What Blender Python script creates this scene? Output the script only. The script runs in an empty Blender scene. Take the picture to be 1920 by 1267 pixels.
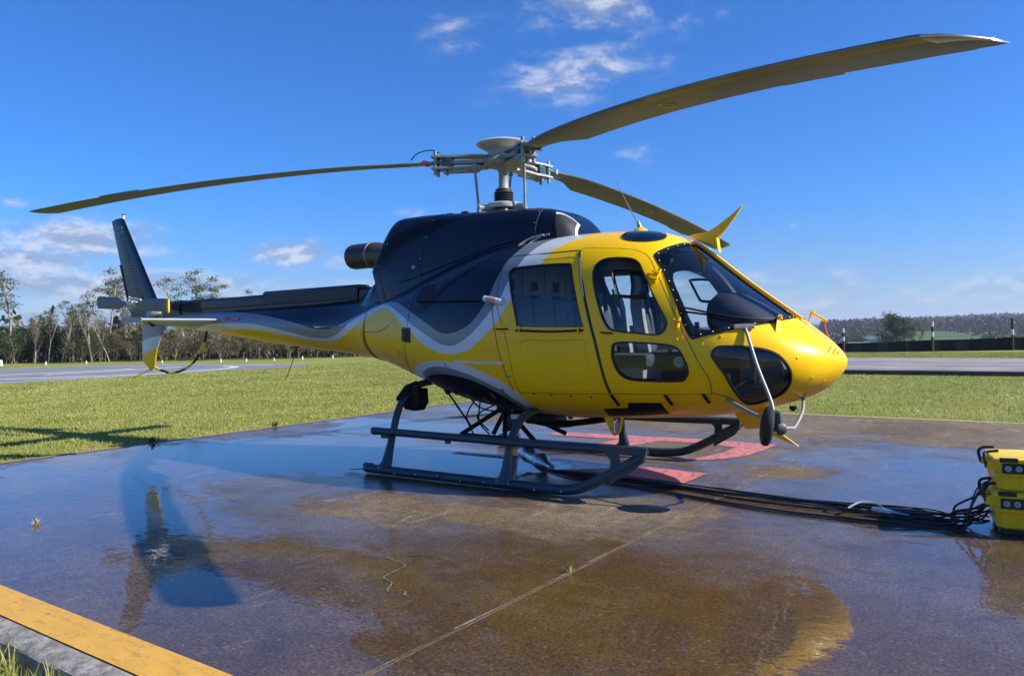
import bpy, bmesh, math, random
import numpy as np
from mathutils import Vector, Matrix
from mathutils.geometry import delaunay_2d_cdt

scene = bpy.context.scene
C = scene.collection
PI = math.pi
random.seed(7)
rng = np.random.default_rng(7)

# ------------------------------------------------------------------ camera
CAM = np.array([4.5959, -6.5834, 1.3302]); YAW, PIT, ROLL = 2.1732, -0.0062, -0.0194
fw = np.array([math.cos(PIT)*math.cos(YAW), math.cos(PIT)*math.sin(YAW), math.sin(PIT)])
rt0 = np.array([math.sin(YAW), -math.cos(YAW), 0.0]); up0 = np.cross(rt0, fw)
rt = math.cos(ROLL)*rt0 + math.sin(ROLL)*up0
upv = -math.sin(ROLL)*rt0 + math.cos(ROLL)*up0
cd = bpy.data.cameras.new('camera'); cam = bpy.data.objects.new('camera', cd); C.objects.link(cam)
cd.sensor_width = 36.0; cd.lens = 36.0*1468.9/1920.0
cd.clip_start = 0.05; cd.clip_end = 20000
m = Matrix(((rt[0], upv[0], -fw[0], CAM[0]), (rt[1], upv[1], -fw[1], CAM[1]), (rt[2], upv[2], -fw[2], CAM[2]), (0, 0, 0, 1)))
cam.matrix_world = m
scene.camera = cam

# ------------------------------------------------------------------ sky, sun, exposure
SUN = Vector((1.332, 0.504, 1.0)).normalized()
SUN_EL = math.asin(SUN.z); SUN_AZ = math.atan2(SUN.y, SUN.x)
sd = bpy.data.lights.new('sun', 'SUN'); so = bpy.data.objects.new('sun', sd); C.objects.link(so)
sd.energy = 5.0; sd.angle = math.radians(0.55); sd.color = (1.0, 0.955, 0.87)
so.rotation_euler = (-SUN).to_track_quat('-Z', 'Y').to_euler()
so.location = (20, 8, 15)
world = bpy.data.worlds.new('World'); scene.world = world; world.use_nodes = True
scene.view_settings.view_transform = 'Standard'; scene.view_settings.look = 'None'
scene.view_settings.exposure = 0.60; scene.view_settings.gamma = 1.0
scene.view_settings.use_curve_mapping = False
scene.render.engine = 'CYCLES'
scene.cycles.use_denoising = True
scene.cycles.max_bounces = 8; scene.cycles.transparent_max_bounces = 12
scene.cycles.glossy_bounces = 4; scene.cycles.transmission_bounces = 6
scene.cycles.caustics_reflective = False; scene.cycles.caustics_refractive = False

class NT:
    """tiny helper for node graphs"""
    def __init__(s, tree): s.t = tree; s.n = tree.nodes; s.l = tree.links
    def new(s, typ, **kw):
        n = s.n.new(typ)
        for k, v in kw.items():
            if hasattr(n, k): setattr(n, k, v)
        return n
    def set(s, sock, v):
        if v is None: return
        if hasattr(v, 'links') or isinstance(v, bpy.types.NodeSocket): s.l.new(v, sock)
        else: sock.default_value = v
    def math(s, op, a, b=None, c=None, clamp=False):
        n = s.n.new('ShaderNodeMath'); n.operation = op; n.use_clamp = clamp
        s.set(n.inputs[0], a)
        if b is not None: s.set(n.inputs[1], b)
        if c is not None: s.set(n.inputs[2], c)
        return n.outputs[0]
    def vmath(s, op, a, b=None):
        n = s.n.new('ShaderNodeVectorMath'); n.operation = op
        s.set(n.inputs[0], a)
        if b is not None: s.set(n.inputs[1], b)
        return n.outputs['Value'] if op in ('DOT_PRODUCT', 'LENGTH', 'DISTANCE') else n.outputs[0]
    def noise(s, vec, scale=5, detail=4, rough=0.55, dist=0.0):
        n = s.n.new('ShaderNodeTexNoise'); n.inputs['Scale'].default_value = scale
        n.inputs['Detail'].default_value = detail; n.inputs['Roughness'].default_value = rough
        n.inputs['Distortion'].default_value = dist
        if vec is not None: s.l.new(vec, n.inputs['Vector'])
        return n.outputs[0]
    def voronoi(s, vec, scale, feature='F1'):
        n = s.n.new('ShaderNodeTexVoronoi'); n.feature = feature; n.inputs['Scale'].default_value = scale
        if vec is not None: s.l.new(vec, n.inputs['Vector'])
        return n.outputs['Distance']
    def ramp(s, fac, lo, hi, a=0.0, b=1.0, smooth=True):
        n = s.n.new('ShaderNodeMapRange'); n.interpolation_type = 'SMOOTHSTEP' if smooth else 'LINEAR'
        n.clamp = True
        s.set(n.inputs[0], fac); s.set(n.inputs[1], lo); s.set(n.inputs[2], hi); s.set(n.inputs[3], a); s.set(n.inputs[4], b)
        return n.outputs[0]
    def mix(s, fac, a, b):
        n = s.n.new('ShaderNodeMix'); n.data_type = 'RGBA'
        s.set(n.inputs['Factor'], fac)
        for k, v in (('A', a), ('B', b)):
            sock = [i for i in n.inputs if i.name == k and i.type == 'RGBA'][0]
            if isinstance(v, (tuple, list)): sock.default_value = tuple(v)+((1.0,) if len(v) == 3 else ())
            else: s.l.new(v, sock)
        return [o for o in n.outputs if o.type == 'RGBA'][0]
    def mapping(s, vec, scale=(1, 1, 1), loc=(0, 0, 0), rot=(0, 0, 0)):
        n = s.n.new('ShaderNodeMapping'); s.l.new(vec, n.inputs[0])
        n.inputs['Scale'].default_value = scale; n.inputs['Location'].default_value = loc; n.inputs['Rotation'].default_value = rot
        return n.outputs[0]
    def sep(s, vec):
        n = s.n.new('ShaderNodeSeparateXYZ'); s.l.new(vec, n.inputs[0]); return n.outputs
    def comb(s, x, y, z):
        n = s.n.new('ShaderNodeCombineXYZ')
        for i, v in enumerate((x, y, z)): s.set(n.inputs[i], v)
        return n.outputs[0]
    def bump(s, h, strength=0.2, dist=0.01, normal=None):
        n = s.n.new('ShaderNodeBump'); n.inputs['Strength'].default_value = strength; n.inputs['Distance'].default_value = dist
        s.l.new(h, n.inputs['Height'])
        if normal is not None: s.l.new(normal, n.inputs['Normal'])
        return n.outputs[0]

# world: clear blue sky with fair-weather cumulus low on the horizon and a few wisps above
wt = NT(world.node_tree); wt.n.clear()
sky = wt.new('ShaderNodeTexSky'); sky.sky_type = 'NISHITA'; sky.sun_disc = False
sky.sun_elevation = SUN_EL; sky.sun_rotation = PI/2 - SUN_AZ
sky.altitude = 300; sky.air_density = 1.0; sky.dust_density = 0.0; sky.ozone_density = 1.0
tc = wt.new('ShaderNodeTexCoord'); D = tc.outputs['Generated']
dx, dy, dz = wt.sep(D)[0:3]
az = wt.math('MULTIPLY', wt.math('ARCTAN2', dy, dx), 180/PI)
el = wt.math('MULTIPLY', wt.math('ARCSINE', dz), 180/PI)
nv = wt.comb(wt.math('MULTIPLY', az, 0.22), wt.math('MULTIPLY', el, 0.42), 0.0)
n1 = wt.noise(nv, 1.0, 9, 0.62, 0.25)
n2 = wt.noise(wt.mapping(nv, loc=(3.1, 1.7, 0)), 2.3, 7, 0.6, 0.15)
nz = wt.math('ADD', wt.math('MULTIPLY', n1, 0.68), wt.math('MULTIPLY', n2, 0.32))
# cloud banks: azimuth, elevation, half-width, half-height, density, tilt
BLOBS = [(153.6, 6.5, 5.6, 1.35, 1.0, 0), (156.5, 5.1, 5.0, 1.1, 1.0, 0), (152.5, 3.5, 9, 1.3, 1.0, 0), (145, 3.9, 5, .7, .75, 0), (141, 2.9, 5, .6, .8, 0),
         (140.4, 5.9, 2.6, .95, .95, 0), (136.4, 5.5, 2.4, .9, .55, 0), (133, 4.6, 2.6, .7, .45, 0), (119.4, 18.3, 6.2, 2.3, .64, -0.18), (124.2, 17.3, 1.6, 1.0, .32, -.3),
         (118.6, 22.8, 6.2, 2.3, .66, 0), (111.6, 20.9, 1.5, .8, .42, 0), (109.2, 21.3, 1.0, .7, .34, 0), (113.0, 18.6, .9, 1.1, .36, 0), (114.9, 12.6, 2.6, 1.0, .36, 0),
         (128.0, 20.8, 3.2, 1.8, .40, 0), (156.6, 8.6, 2.6, .75, .45, 0), (131.2, 8.8, 1.8, .5, .45, 0), (104.6, 6.95, .8, .35, .42, 0), (150, 1.6, 12, .8, .75, 0),
         (98, 1.5, 7, .9, .52, 0), (108, 1.2, 5, .9, .45, 0), (112, 3.2, 5, 1.0, .5, 0), (118, 3.6, 4, .9, .6, 0), (170, 6.0, 7, 1.4, .8, 0), (184, 4.5, 9, 1.3, .8, 0), (80, 3.0, 8, 1.0, .5, 0), (64, 4.0, 7, 1.0, .5, 0), (200, 17, 6, 1.4, .5, .1), (86, 20, 5, 1.2, .45, 0)]
acc = None
for (a0, e0, sa, se, dn, tl) in BLOBS:
    da = wt.math('SUBTRACT', az, a0); de = wt.math('SUBTRACT', el, e0)
    if tl: de = wt.math('MULTIPLY_ADD', da, -tl, de)
    u = wt.math('MULTIPLY', da, 1/sa); v = wt.math('MULTIPLY', de, 1/se)
    g = wt.math('MULTIPLY_ADD', u, u, wt.math('MULTIPLY', v, v))
    g = wt.math('MULTIPLY', wt.math('EXPONENT', wt.math('MULTIPLY', g, -0.8)), dn)
    acc = g if acc is None else wt.math('MAXIMUM', acc, g)
# everywhere else: a broken low bank all round the horizon
band = wt.math('MULTIPLY', wt.ramp(el, -.4, 1.2), wt.ramp(el, 7.0, 2.0))
acc = wt.math('MAXIMUM', acc, wt.math('MULTIPLY', band, 0.44))
dens = wt.math('ADD', wt.math('MULTIPLY', acc, 0.78), wt.math('MULTIPLY', wt.math('SUBTRACT', nz, 0.5), 1.9))
mask = wt.ramp(dens, 0.12, 0.78)
mask = wt.math('MULTIPLY', mask, wt.ramp(acc, 0.05, 0.5))
mask = wt.math('MULTIPLY', mask, 0.80)
# shaded flat undersides: density sampled a little higher up
n3 = wt.noise(wt.mapping(nv, loc=(0, 0.22, 0)), 1.0, 6, 0.6, 0.25)
shade = wt.ramp(wt.math('SUBTRACT', n3, n1), -0.10, 0.07, 1.0, 0.0)
ccol = wt.mix(shade, (2.15, 2.55, 3.5), (4.9, 5.1, 5.6))
hs = wt.new('ShaderNodeHueSaturation'); hs.inputs['Saturation'].default_value = 1.0; hs.inputs['Value'].default_value = 1.0
wt.l.new(sky.outputs[0], hs.inputs['Color'])
TINT = wt.new('ShaderNodeMix'); TINT.data_type = 'RGBA'; TINT.blend_type = 'MULTIPLY'; TINT.inputs[0].default_value = 1.0
wt.l.new(hs.outputs[0], TINT.inputs[6]); wt.l.new(wt.mix(wt.ramp(el, 1.5, 11.0), (0.29, 0.465, 0.84), (0.165, 0.51, 1.05)), TINT.inputs[7])
wcol = wt.mix(mask, TINT.outputs[2], ccol)
bg = wt.new('ShaderNodeBackground'); bg.inputs['Strength'].default_value = 0.110
wt.l.new(wcol, bg.inputs['Color'])
wo = wt.new('ShaderNodeOutputWorld'); wt.l.new(bg.outputs[0], wo.inputs['Surface'])

# ------------------------------------------------------------------ helpers
def material(name, col, rough=0.5, metal=0.0, coat=0.0, spec=0.5, var=0.0, vscale=3.0, bump=0.0, bscale=60.0, dirt=None, emit=None):
    m = bpy.data.materials.new(name); m.use_nodes = True; t = NT(m.node_tree)
    b = t.n['Principled BSDF']; b.inputs['Roughness'].default_value = rough; b.inputs['Metallic'].default_value = metal
    b.inputs['Coat Weight'].default_value = coat; b.inputs['Coat Roughness'].default_value = 0.05
    b.inputs['Specular IOR Level'].default_value = spec
    o = t.new('ShaderNodeTexCoord').outputs['Object']
    c = col
    base = tuple(col)+(1.0,)
    if var or dirt:
        n = t.noise(o, vscale, 5, 0.6)
        dk = tuple(max(0, x*(1-var)) for x in col); lt = tuple(min(1, x*(1+var)) for x in col)
        cc = t.mix(t.ramp(n, 0.3, 0.7), dk, lt)
        if dirt:
            n2 = t.noise(t.mapping(o, loc=(5, 3, 1)), vscale*2.7, 6, 0.7)
            cc = t.mix(t.ramp(n2, 0.52, 0.78, 0, dirt[1]), cc, dirt[0])
        t.l.new(cc, b.inputs['Base Color'])
        rr = t.ramp(n, 0.2, 0.8, max(0.02, rough*(1-var*0.6)), min(1, rough*(1+var*0.6)))
        t.l.new(rr, b.inputs['Roughness'])
    else:
        b.inputs['Base Color'].default_value = base
    if bump:
        t.l.new(t.bump(t.noise(o, bscale, 3, 0.6), bump, 0.004), b.inputs['Normal'])
    return m

def glass_material(name, tint, refl=1.0, rough=0.0):
    m = bpy.data.materials.new(name); m.use_nodes = True; t = NT(m.node_tree)
    for n in list(t.n):
        if n.type == 'BSDF_PRINCIPLED': t.n.remove(n)
    out = [n for n in t.n if n.type == 'OUTPUT_MATERIAL'][0]
    tr = t.new('ShaderNodeBsdfTransparent'); tr.inputs[0].default_value = (*tint, 1)
    gl = t.new('ShaderNodeBsdfGlossy'); gl.inputs['Roughness'].default_value = rough
    gl.inputs[0].default_value = (refl, refl, refl, 1)
    fr = t.new('ShaderNodeFresnel'); fr.inputs[0].default_value = 1.5
    f = t.math('MULTIPLY', fr.outputs[0], 1.1, clamp=True)
    ms = t.new('ShaderNodeMixShader'); t.l.new(f, ms.inputs[0]); t.l.new(tr.outputs[0], ms.inputs[1]); t.l.new(gl.outputs[0], ms.inputs[2])
    t.l.new(ms.outputs[0], out.inputs['Surface'])
    return m

def tag(o, label=None, cat=None, group=None, kind=None):
    if label: o['label'] = label
    if cat: o['category'] = cat
    if group: o['group'] = group
    if kind: o['kind'] = kind
    return o

def empty(name, label, cat, loc=(0, 0, 0), rz=0.0, group=None):
    o = bpy.data.objects.new(name, None); C.objects.link(o)
    o.empty_display_size = 0.2; o.location = loc; o.rotation_euler = (0, 0, rz)
    return tag(o, label, cat, group)

def link(name, me, parent=None):
    o = bpy.data.objects.new(name, me); C.objects.link(o)
    if parent is not None: o.parent = parent
    return o

def copy_tree(o, parent=None):
    c = o.copy(); C.objects.link(c); c.parent = parent
    for ch in [x for x in C.objects if x.parent == o]:
        copy_tree(ch, c)
    return c

def catmull(pts, n=8, closed=False):
    P = [np.array(p, float) for p in pts]; out = []; N = len(P)
    rngi = range(N) if closed else range(N-1)
    for i in rngi:
        if closed: p0, p1, p2, p3 = P[(i-1) % N], P[i], P[(i+1) % N], P[(i+2) % N]
        else: p0, p1, p2, p3 = P[max(i-1, 0)], P[i], P[i+1], P[min(i+2, N-1)]
        for k in range(n):
            t = k/n
            out.append(0.5*((2*p1)+(-p0+p2)*t+(2*p0-5*p1+4*p2-p3)*t*t+(-p0+3*p1-3*p2+p3)*t**3))
    if not closed: out.append(P[-1])
    return np.array(out)

class MB:
    """collects shapes and links them as ONE mesh object"""
    def __init__(s): s.v = []; s.f = []; s.m = []; s.cur = 0
    def add(s, verts, faces):
        o = len(s.v); s.v += [tuple(map(float, p)) for p in verts]
        s.f += [tuple(i+o for i in f) for f in faces]; s.m += [s.cur]*len(faces); return s
    def box(s, c, size, R=None, bev=0.0):
        hx, hy, hz = [x/2 for x in size]
        if bev <= 0:
            vs = [(x, y, z) for x in (-hx, hx) for y in (-hy, hy) for z in (-hz, hz)]
            fs = [(0, 1, 3, 2), (4, 6, 7, 5), (0, 4, 5, 1), (2, 3, 7, 6), (0, 2, 6, 4), (1, 5, 7, 3)]
        else:
            bev = min(bev, hx*.99, hy*.99, hz*.99)
            bm = bmesh.new(); bmesh.ops.create_cube(bm, size=1)
            for v in bm.verts: v.co = Vector((v.co.x*hx*2, v.co.y*hy*2, v.co.z*hz*2))
            bmesh.ops.bevel(bm, geom=list(bm.edges), offset=bev, segments=2, affect='EDGES', profile=0.5)
            bm.verts.index_update(); vs = [tuple(v.co) for v in bm.verts]; fs = [tuple(v.index for v in f.verts) for f in bm.faces]; bm.free()
        if R is not None: vs = [tuple(R @ Vector(p)) for p in vs]
        return s.add([(p[0]+c[0], p[1]+c[1], p[2]+c[2]) for p in vs], fs)
    def tube(s, path, r, n=8, cap=True, flat=None):
        P = [np.array(p, float) for p in path]; rr = r if hasattr(r, '__len__') else [r]*len(P)
        T = []
        for i in range(len(P)):
            t = P[min(i+1, len(P)-1)]-P[max(i-1, 0)]; T.append(t/(np.linalg.norm(t)+1e-12))
        a = np.array([0, 0, 1.0]) if abs(T[0][2]) < 0.9 else np.array([1.0, 0, 0])
        u = np.cross(T[0], a); u /= np.linalg.norm(u)
        vs = []; fs = []
        for i, p in enumerate(P):
            u = u-T[i]*np.dot(u, T[i]); u /= (np.linalg.norm(u)+1e-12); w = np.cross(T[i], u)
            for k in range(n):
                an = 2*PI*k/n; vs.append(p+rr[i]*(math.cos(an)*u+(flat if flat else 1)*math.sin(an)*w))
        for i in range(len(P)-1):
            for k in range(n):
                fs.append((i*n+k, i*n+(k+1) % n, (i+1)*n+(k+1) % n, (i+1)*n+k))
        if cap: fs.append(tuple(range(n-1, -1, -1))); fs.append(tuple((len(P)-1)*n+k for k in range(n)))
        return s.add(vs, fs)
    def loft(s, rings, cap0=True, cap1=True, closed=True):
        n = len(rings[0]); vs = [p for r in rings for p in r]; fs = []
        for i in range(len(rings)-1):
            for k in range(n if closed else n-1):
                fs.append((i*n+k, i*n+(k+1) % n, (i+1)*n+(k+1) % n, (i+1)*n+k))
        if cap0: fs.append(tuple(range(n-1, -1, -1)))
        if cap1: fs.append(tuple((len(rings)-1)*n+k for k in range(n)))
        return s.add(vs, fs)
    def prism(s, poly, off):
        n = len(poly); off = np.array(off, float); A = [np.array(p, float) for p in poly]
        vs = A+[p+off for p in A]
        fs = [tuple(range(n-1, -1, -1)), tuple(range(n, 2*n))]+[(k, (k+1) % n, n+(k+1) % n, n+k) for k in range(n)]
        return s.add(vs, fs)
    def lathe(s, prof, c, axis=(0, 0, 1), n=24):
        ax = Vector(axis).normalized(); q = Vector((0, 0, 1)).rotation_difference(ax)
        rings = []
        for (r, h) in prof:
            rings.append([tuple(q @ Vector((r*math.cos(2*PI*k/n), r*math.sin(2*PI*k/n), h))+Vector(c)) for k in range(n)])
        return s.loft(rings)
    def build(s, name, mats, parent=None, smooth=None, recalc=True):
        me = bpy.data.meshes.new(name); me.from_pydata(s.v, [], s.f); 
        mats = mats if isinstance(mats, (list, tuple)) else [mats]
        for m in mats: me.materials.append(m)
        if len(mats) > 1: me.polygons.foreach_set('material_index', s.m)
        if recalc:
            bm = bmesh.new(); bm.from_mesh(me); bmesh.ops.recalc_face_normals(bm, faces=bm.faces); bm.to_mesh(me); bm.free()
        if smooth is not None:
            me.polygons.foreach_set('use_smooth', [True]*len(me.polygons))
            try: me.set_sharp_from_angle(angle=math.radians(smooth))
            except Exception: pass
        me.update()
        return link(name, me, parent)
# ------------------------------------------------------------------ materials
YEL = (1.0, 0.565, 0.0); NAVY = (0.004, 0.008, 0.022); GREY = (0.17, 0.205, 0.25); WHT = (0.62, 0.65, 0.68)
M = {}
M['yellow'] = material('yellow_paint', YEL, 0.34, coat=0.2, spec=0.25, var=0.05, vscale=2.0, dirt=((0.62, 0.34, 0.01), 0.16))
M['navy'] = material('navy_paint', NAVY, 0.24, coat=0.30, spec=0.22, var=0.15, vscale=2.5)
M['grey'] = material('grey_paint', GREY, 0.32, coat=0.5, var=0.05)
M['white'] = material('white_paint', WHT, 0.32, coat=0.45, var=0.04)
M['black'] = material('black_trim', (0.006, 0.006, 0.007), 0.45, spec=0.25, var=0.2)
M['rubber'] = material('black_rubber', (0.012, 0.012, 0.012), 0.6, var=0.2)
M['metal'] = material('bare_metal', (0.55, 0.56, 0.57), 0.3, metal=0.9, var=0.15, vscale=12)
M['steel'] = material('dull_steel', (0.32, 0.34, 0.35), 0.42, metal=0.7, var=0.2, vscale=10)
M['hubgrey'] = material('hub_grey_paint', (0.27, 0.28, 0.275), 0.45, var=0.18, vscale=14, dirt=((0.10, 0.09, 0.08), 0.5))
M['hubdark'] = material('hub_dark_rubber', (0.025, 0.03, 0.035), 0.5, var=0.2, vscale=12)
M['hubblue'] = material('elastomer_blue', (0.04, 0.09, 0.14), 0.45, var=0.2, vscale=12)
M['hubwhite'] = material('swashplate_white', (0.48, 0.48, 0.465), 0.42, var=0.12, vscale=14, dirt=((0.15, 0.13, 0.1), 0.4))
M['blade'] = material('blade_grey', (0.108, 0.124, 0.142), 0.48, var=0.14, vscale=1.6, dirt=((0.20, 0.18, 0.13), 0.35))
M['bladele'] = material('blade_edge_strip', (0.25, 0.22, 0.15), 0.5, var=0.16, vscale=2.5, dirt=((0.12, 0.11, 0.09), 0.5))
M['bladetop'] = material('blade_edge_metal', (0.10, 0.12, 0.13), 0.35, metal=0.5, var=0.15)
M['skid'] = material('skid_blue_grey', (0.022, 0.046, 0.066), 0.42, var=0.2, vscale=6, dirt=((0.06, 0.06, 0.06), 0.35))
M['exhaust'] = material('heat_stained_steel', (0.10, 0.075, 0.055), 0.45, metal=0.35, var=0.35, vscale=5, dirt=((0.16, 0.09, 0.045), 0.6))
M['lining'] = material('cabin_lining_grey', (0.32, 0.33, 0.34), 0.8, var=0.15, vscale=5)
M['quilt'] = material('quilted_grey_panel', (0.88, 0.87, 0.85), 0.85, var=0.1, vscale=6)
M['seat'] = material('seat_blue_fabric', (0.035, 0.05, 0.075), 0.85, var=0.2, vscale=18, bump=0.3)
M['seatgrey'] = material('seat_grey_shell', (0.30, 0.27, 0.255), 0.75, var=0.12, vscale=9)
M['panel'] = material('instrument_shroud', (0.018, 0.021, 0.028), 0.62, var=0.2, vscale=9, bump=0.3)
M['belt'] = material('seat_belt_green', (0.10, 0.17, 0.08), 0.8, var=0.1)
M['glass'] = glass_material('window_glass', (0.86, 0.91, 0.93))
M['glasstint'] = glass_material('tinted_window_glass', (0.76, 0.82, 0.84))
M['glassdark'] = glass_material('dark_roof_glass', (0.12, 0.16, 0.20))
M['red'] = material('red_paint', (0.55, 0.03, 0.02), 0.45, var=0.1)
M['ridge'] = material('navy_satin', (0.010, 0.018, 0.036), 0.5, var=0.2, vscale=8)

# ------------------------------------------------------------------ fuselage surface
XN = 3.268
ST = np.array([3.268, 3.22, 3.05, 2.75, 2.35, 1.9, 1.4, 0.8, 0.1, -0.6, -1.2, -1.9, -3.4, -4.9, -6.4])
QK = np.sqrt(XN-ST)
KN = [np.array(a) for a in (
    [1.055, 1.147, 1.297, 1.523, 1.839, 2.156, 2.23, 2.241, 2.2, 2.02, 1.86, 1.78, 1.73, 1.72, 1.72],
    [1.055, 0.947, 0.804, 0.695, 0.61, 0.572, 0.549, 0.544, 0.607, 0.743, 0.94, 1.084, 1.236, 1.42, 1.551],
    [0.0, 0.18, 0.463, 0.692, 0.846, 0.911, 0.94, 0.92, 0.895, 0.765, 0.6, 0.363, 0.268, 0.17, 0.1],
    [1.055, 1.057, 1.065, 1.072, 1.099, 1.12, 1.149, 1.172, 1.199, 1.275, 1.334, 1.411, 1.47, 1.57, 1.64],
    [2.05, 2.049, 2.098, 2.269, 2.469, 2.603, 2.707, 2.698, 2.6, 2.5, 2.3, 2.0, 2.0, 2.0, 2.0],
    [2.05, 2.05, 2.1, 2.298, 2.505, 2.69, 2.828, 2.74, 2.73, 2.255, 2.136, 1.952, 1.993, 1.999, 2.0])]
def _nat(x, y):
    n = len(x); h = np.diff(x); A = np.zeros((n, n)); b = np.zeros(n); A[0, 0] = A[-1, -1] = 1
    for i in range(1, n-1):
        A[i, i-1] = h[i-1]; A[i, i] = 2*(h[i-1]+h[i]); A[i, i+1] = h[i]
        b[i] = 3*((y[i+1]-y[i])/h[i]-(y[i]-y[i-1])/h[i-1])
    return np.linalg.solve(A, b)
KC = [_nat(QK, y) for y in KN]
def _ev(i, q):
    y, c = KN[i], KC[i]; k = np.clip(np.searchsorted(QK, q)-1, 0, len(QK)-2); h = QK[k+1]-QK[k]; d = q-QK[k]
    b = (y[k+1]-y[k])/h-h*(2*c[k]+c[k+1])/3
    return y[k]+b*d+c[k]*d*d+(c[k+1]-c[k])/(3*h)*d**3
def S(q, ph):
    """fuselage surface, right-hand side; q runs from the nose aft, ph in degrees from keel (-90) to roof (90)"""
    q = np.atleast_1d(np.asarray(q, float)); p = np.radians(np.atleast_1d(np.asarray(ph, float)))
    ZT, ZB, W, ZW, NU, NL = [_ev(i, q) for i in range(6)]
    c, s = np.cos(p), np.sin(p); n = np.where(s > 0, NU, NL); h = np.where(s > 0, ZT-ZW, ZW-ZB)
    r = (np.abs(c)**n+np.abs(s)**n)**(-1/n)
    return np.stack([XN-q*q, -W*c*r, ZW+h*s*r], -1)
def SN(q, ph):
    q = np.atleast_1d(np.asarray(q, float)); ph = np.atleast_1d(np.asarray(ph, float))
    e = 1e-3; qq = np.maximum(q, 0.01); pp = np.clip(ph, -89.9, 89.9)
    a = S(qq+e, pp)-S(qq-e, pp); b = S(qq, pp+.1)-S(qq, pp-.1)
    n = np.cross(a, b); n /= (np.linalg.norm(n, axis=-1, keepdims=True)+1e-12)
    # centre line: no sideways component
    k = np.abs(ph) > 89.5; n[k, 1] = 0
    n /= (np.linalg.norm(n, axis=-1, keepdims=True)+1e-12)
    flip = np.where((n[:, 1] > 0) & (np.abs(n[:, 1]) > 1e-6), -1, 1)
    kk = np.abs(n[:, 1]) <= 1e-6; flip[kk] = np.where(np.sign(n[kk, 2]) == np.sign(ph[kk]), 1, -1)
    return n*flip[:, None]

OUT = {
 'fdoor': [(1.409,47.9),(1.332,48.4),(1.266,48.4),(1.221,48.4),(1.186,47.5),(1.161,45.3),(1.134,40.7),(1.111,36.7),(1.066,28.5),(1.032,20.6),(1.002,13.9),(0.965,4.4),(0.922,-11.3),(0.908,-19.7),(0.911,-30.6),(0.925,-31.4),(1.101,-30.4),(1.262,-30.2),(1.276,-28.5),(1.302,-1.2),(1.329,13.1),(1.367,30.0)],
 'fwin': [(1.261,43.2),(1.215,43.2),(1.189,41.5),(1.170,38.2),(1.137,31.8),(1.098,24.6),(1.070,19.4),(1.064,16.5),(1.075,12.7),(1.102,10.5),(1.158,10.1),(1.239,10.2),(1.271,11.3),(1.290,14.5),(1.308,20.2),(1.327,27.2),(1.340,33.3),(1.342,36.8),(1.332,40.1),(1.310,42.2)],
 'vent': [(1.267,36.0),(1.178,37.4),(1.163,35.7),(1.139,30.3),(1.143,27.3),(1.158,25.6),(1.228,24.7),(1.246,26.1),(1.264,31.5),(1.271,34.4)],
 'lwin': [(1.245,5.9),(1.139,6.9),(1.044,6.9),(1.013,4.2),(0.991,-2.7),(0.984,-11.6),(1.000,-17.8),(1.028,-19.8),(1.145,-19.8),(1.209,-18.6),(1.241,-13.3),(1.259,-3.8),(1.261,2.3)],
 'chin': [(0.879,9.6),(0.834,12.2),(0.729,15.1),(0.641,14.5),(0.582,7.6),(0.543,-6.1),(0.535,-19.5),(0.562,-34.8),(0.625,-46.9),(0.720,-53.4),(0.775,-54.2),(0.803,-50.0),(0.818,-35.5),(0.848,-14.5),(0.885,-1.3),(0.899,4.1)],
 'wind': [(0.976,12.1),(1.005,18.1),(1.045,29.1),(1.083,36.9),(1.117,42.7),(1.150,47.6),(1.150,50.5),(1.136,55.0),(1.115,64.2),(1.104,78),(1.098,87.2),(1.04,87.4),(0.95,87.2),(0.85,86.9),(0.75,86.4),(0.66,85.6),(0.605,84.5),(0.607,78),(0.612,68.5),(0.650,50.9),(0.70,40),(0.761,31.4),(0.850,21.0),(0.922,15.3),(0.957,12.4)],
 'rdoor': [(1.650,46.6),(1.529,46.7),(1.421,47.2),(1.413,46.5),(1.374,30.0),(1.337,13.1),(1.310,-1.3),(1.285,-29.1),(1.297,-30.3),(1.438,-31.5),(1.585,-32.6),(1.598,-31.0),(1.617,1.9),(1.656,21.4),(1.660,34.9)],
 'rwin': [(1.634,36.6),(1.629,38.8),(1.612,39.9),(1.527,40.3),(1.440,40.2),(1.425,39.5),(1.415,36.6),(1.386,24.8),(1.365,15.4),(1.358,12.3),(1.366,11.6),(1.475,11.2),(1.580,11.4),(1.588,12.6),(1.596,17.4),(1.613,25.9),(1.629,33.7)],
 'roofw': [(1.300,60),(1.302,67),(1.290,74),(1.255,78.5),(1.215,78.5),(1.175,73),(1.160,66),(1.172,60),(1.205,56),(1.25,55),(1.285,56.5)],
 'hatch': [(1.332,-45.1),(1.245,-44.0),(1.232,-38.4),(1.114,-38.7),(1.119,-54.8),(1.352,-58.7)],
 'vsq': [(2.013,9.7),(1.974,9.7),(1.974,-2.9),(2.013,-2.9)],
 'vsq2': [(1.971,42.4),(1.905,40.0),(1.898,29.2),(1.965,29.5)],
}
LA = [(1.60,90),(1.612,74),(1.628,59.0),(1.636,52.7),(1.650,46.6),(1.662,39.7),(1.673,33.8),(1.685,26.6),(1.704,20.8),(1.743,13.2),(1.787,9.1),(1.826,7.4),(1.867,8.5),(1.933,15.7),(1.990,23.4),(2.060,34.5),(2.100,38.6),(2.128,39.0),(2.174,35.2),(2.249,22.7),(2.304,9.8),(2.340,0.5),(2.375,-3.9),(2.425,-1.8),(2.465,5.7),(2.549,21.6),(2.642,36.8),(2.741,50.5),(2.817,61.6),(2.90,74),(2.97,66),(3.03,34),(3.11,18)]
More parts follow.
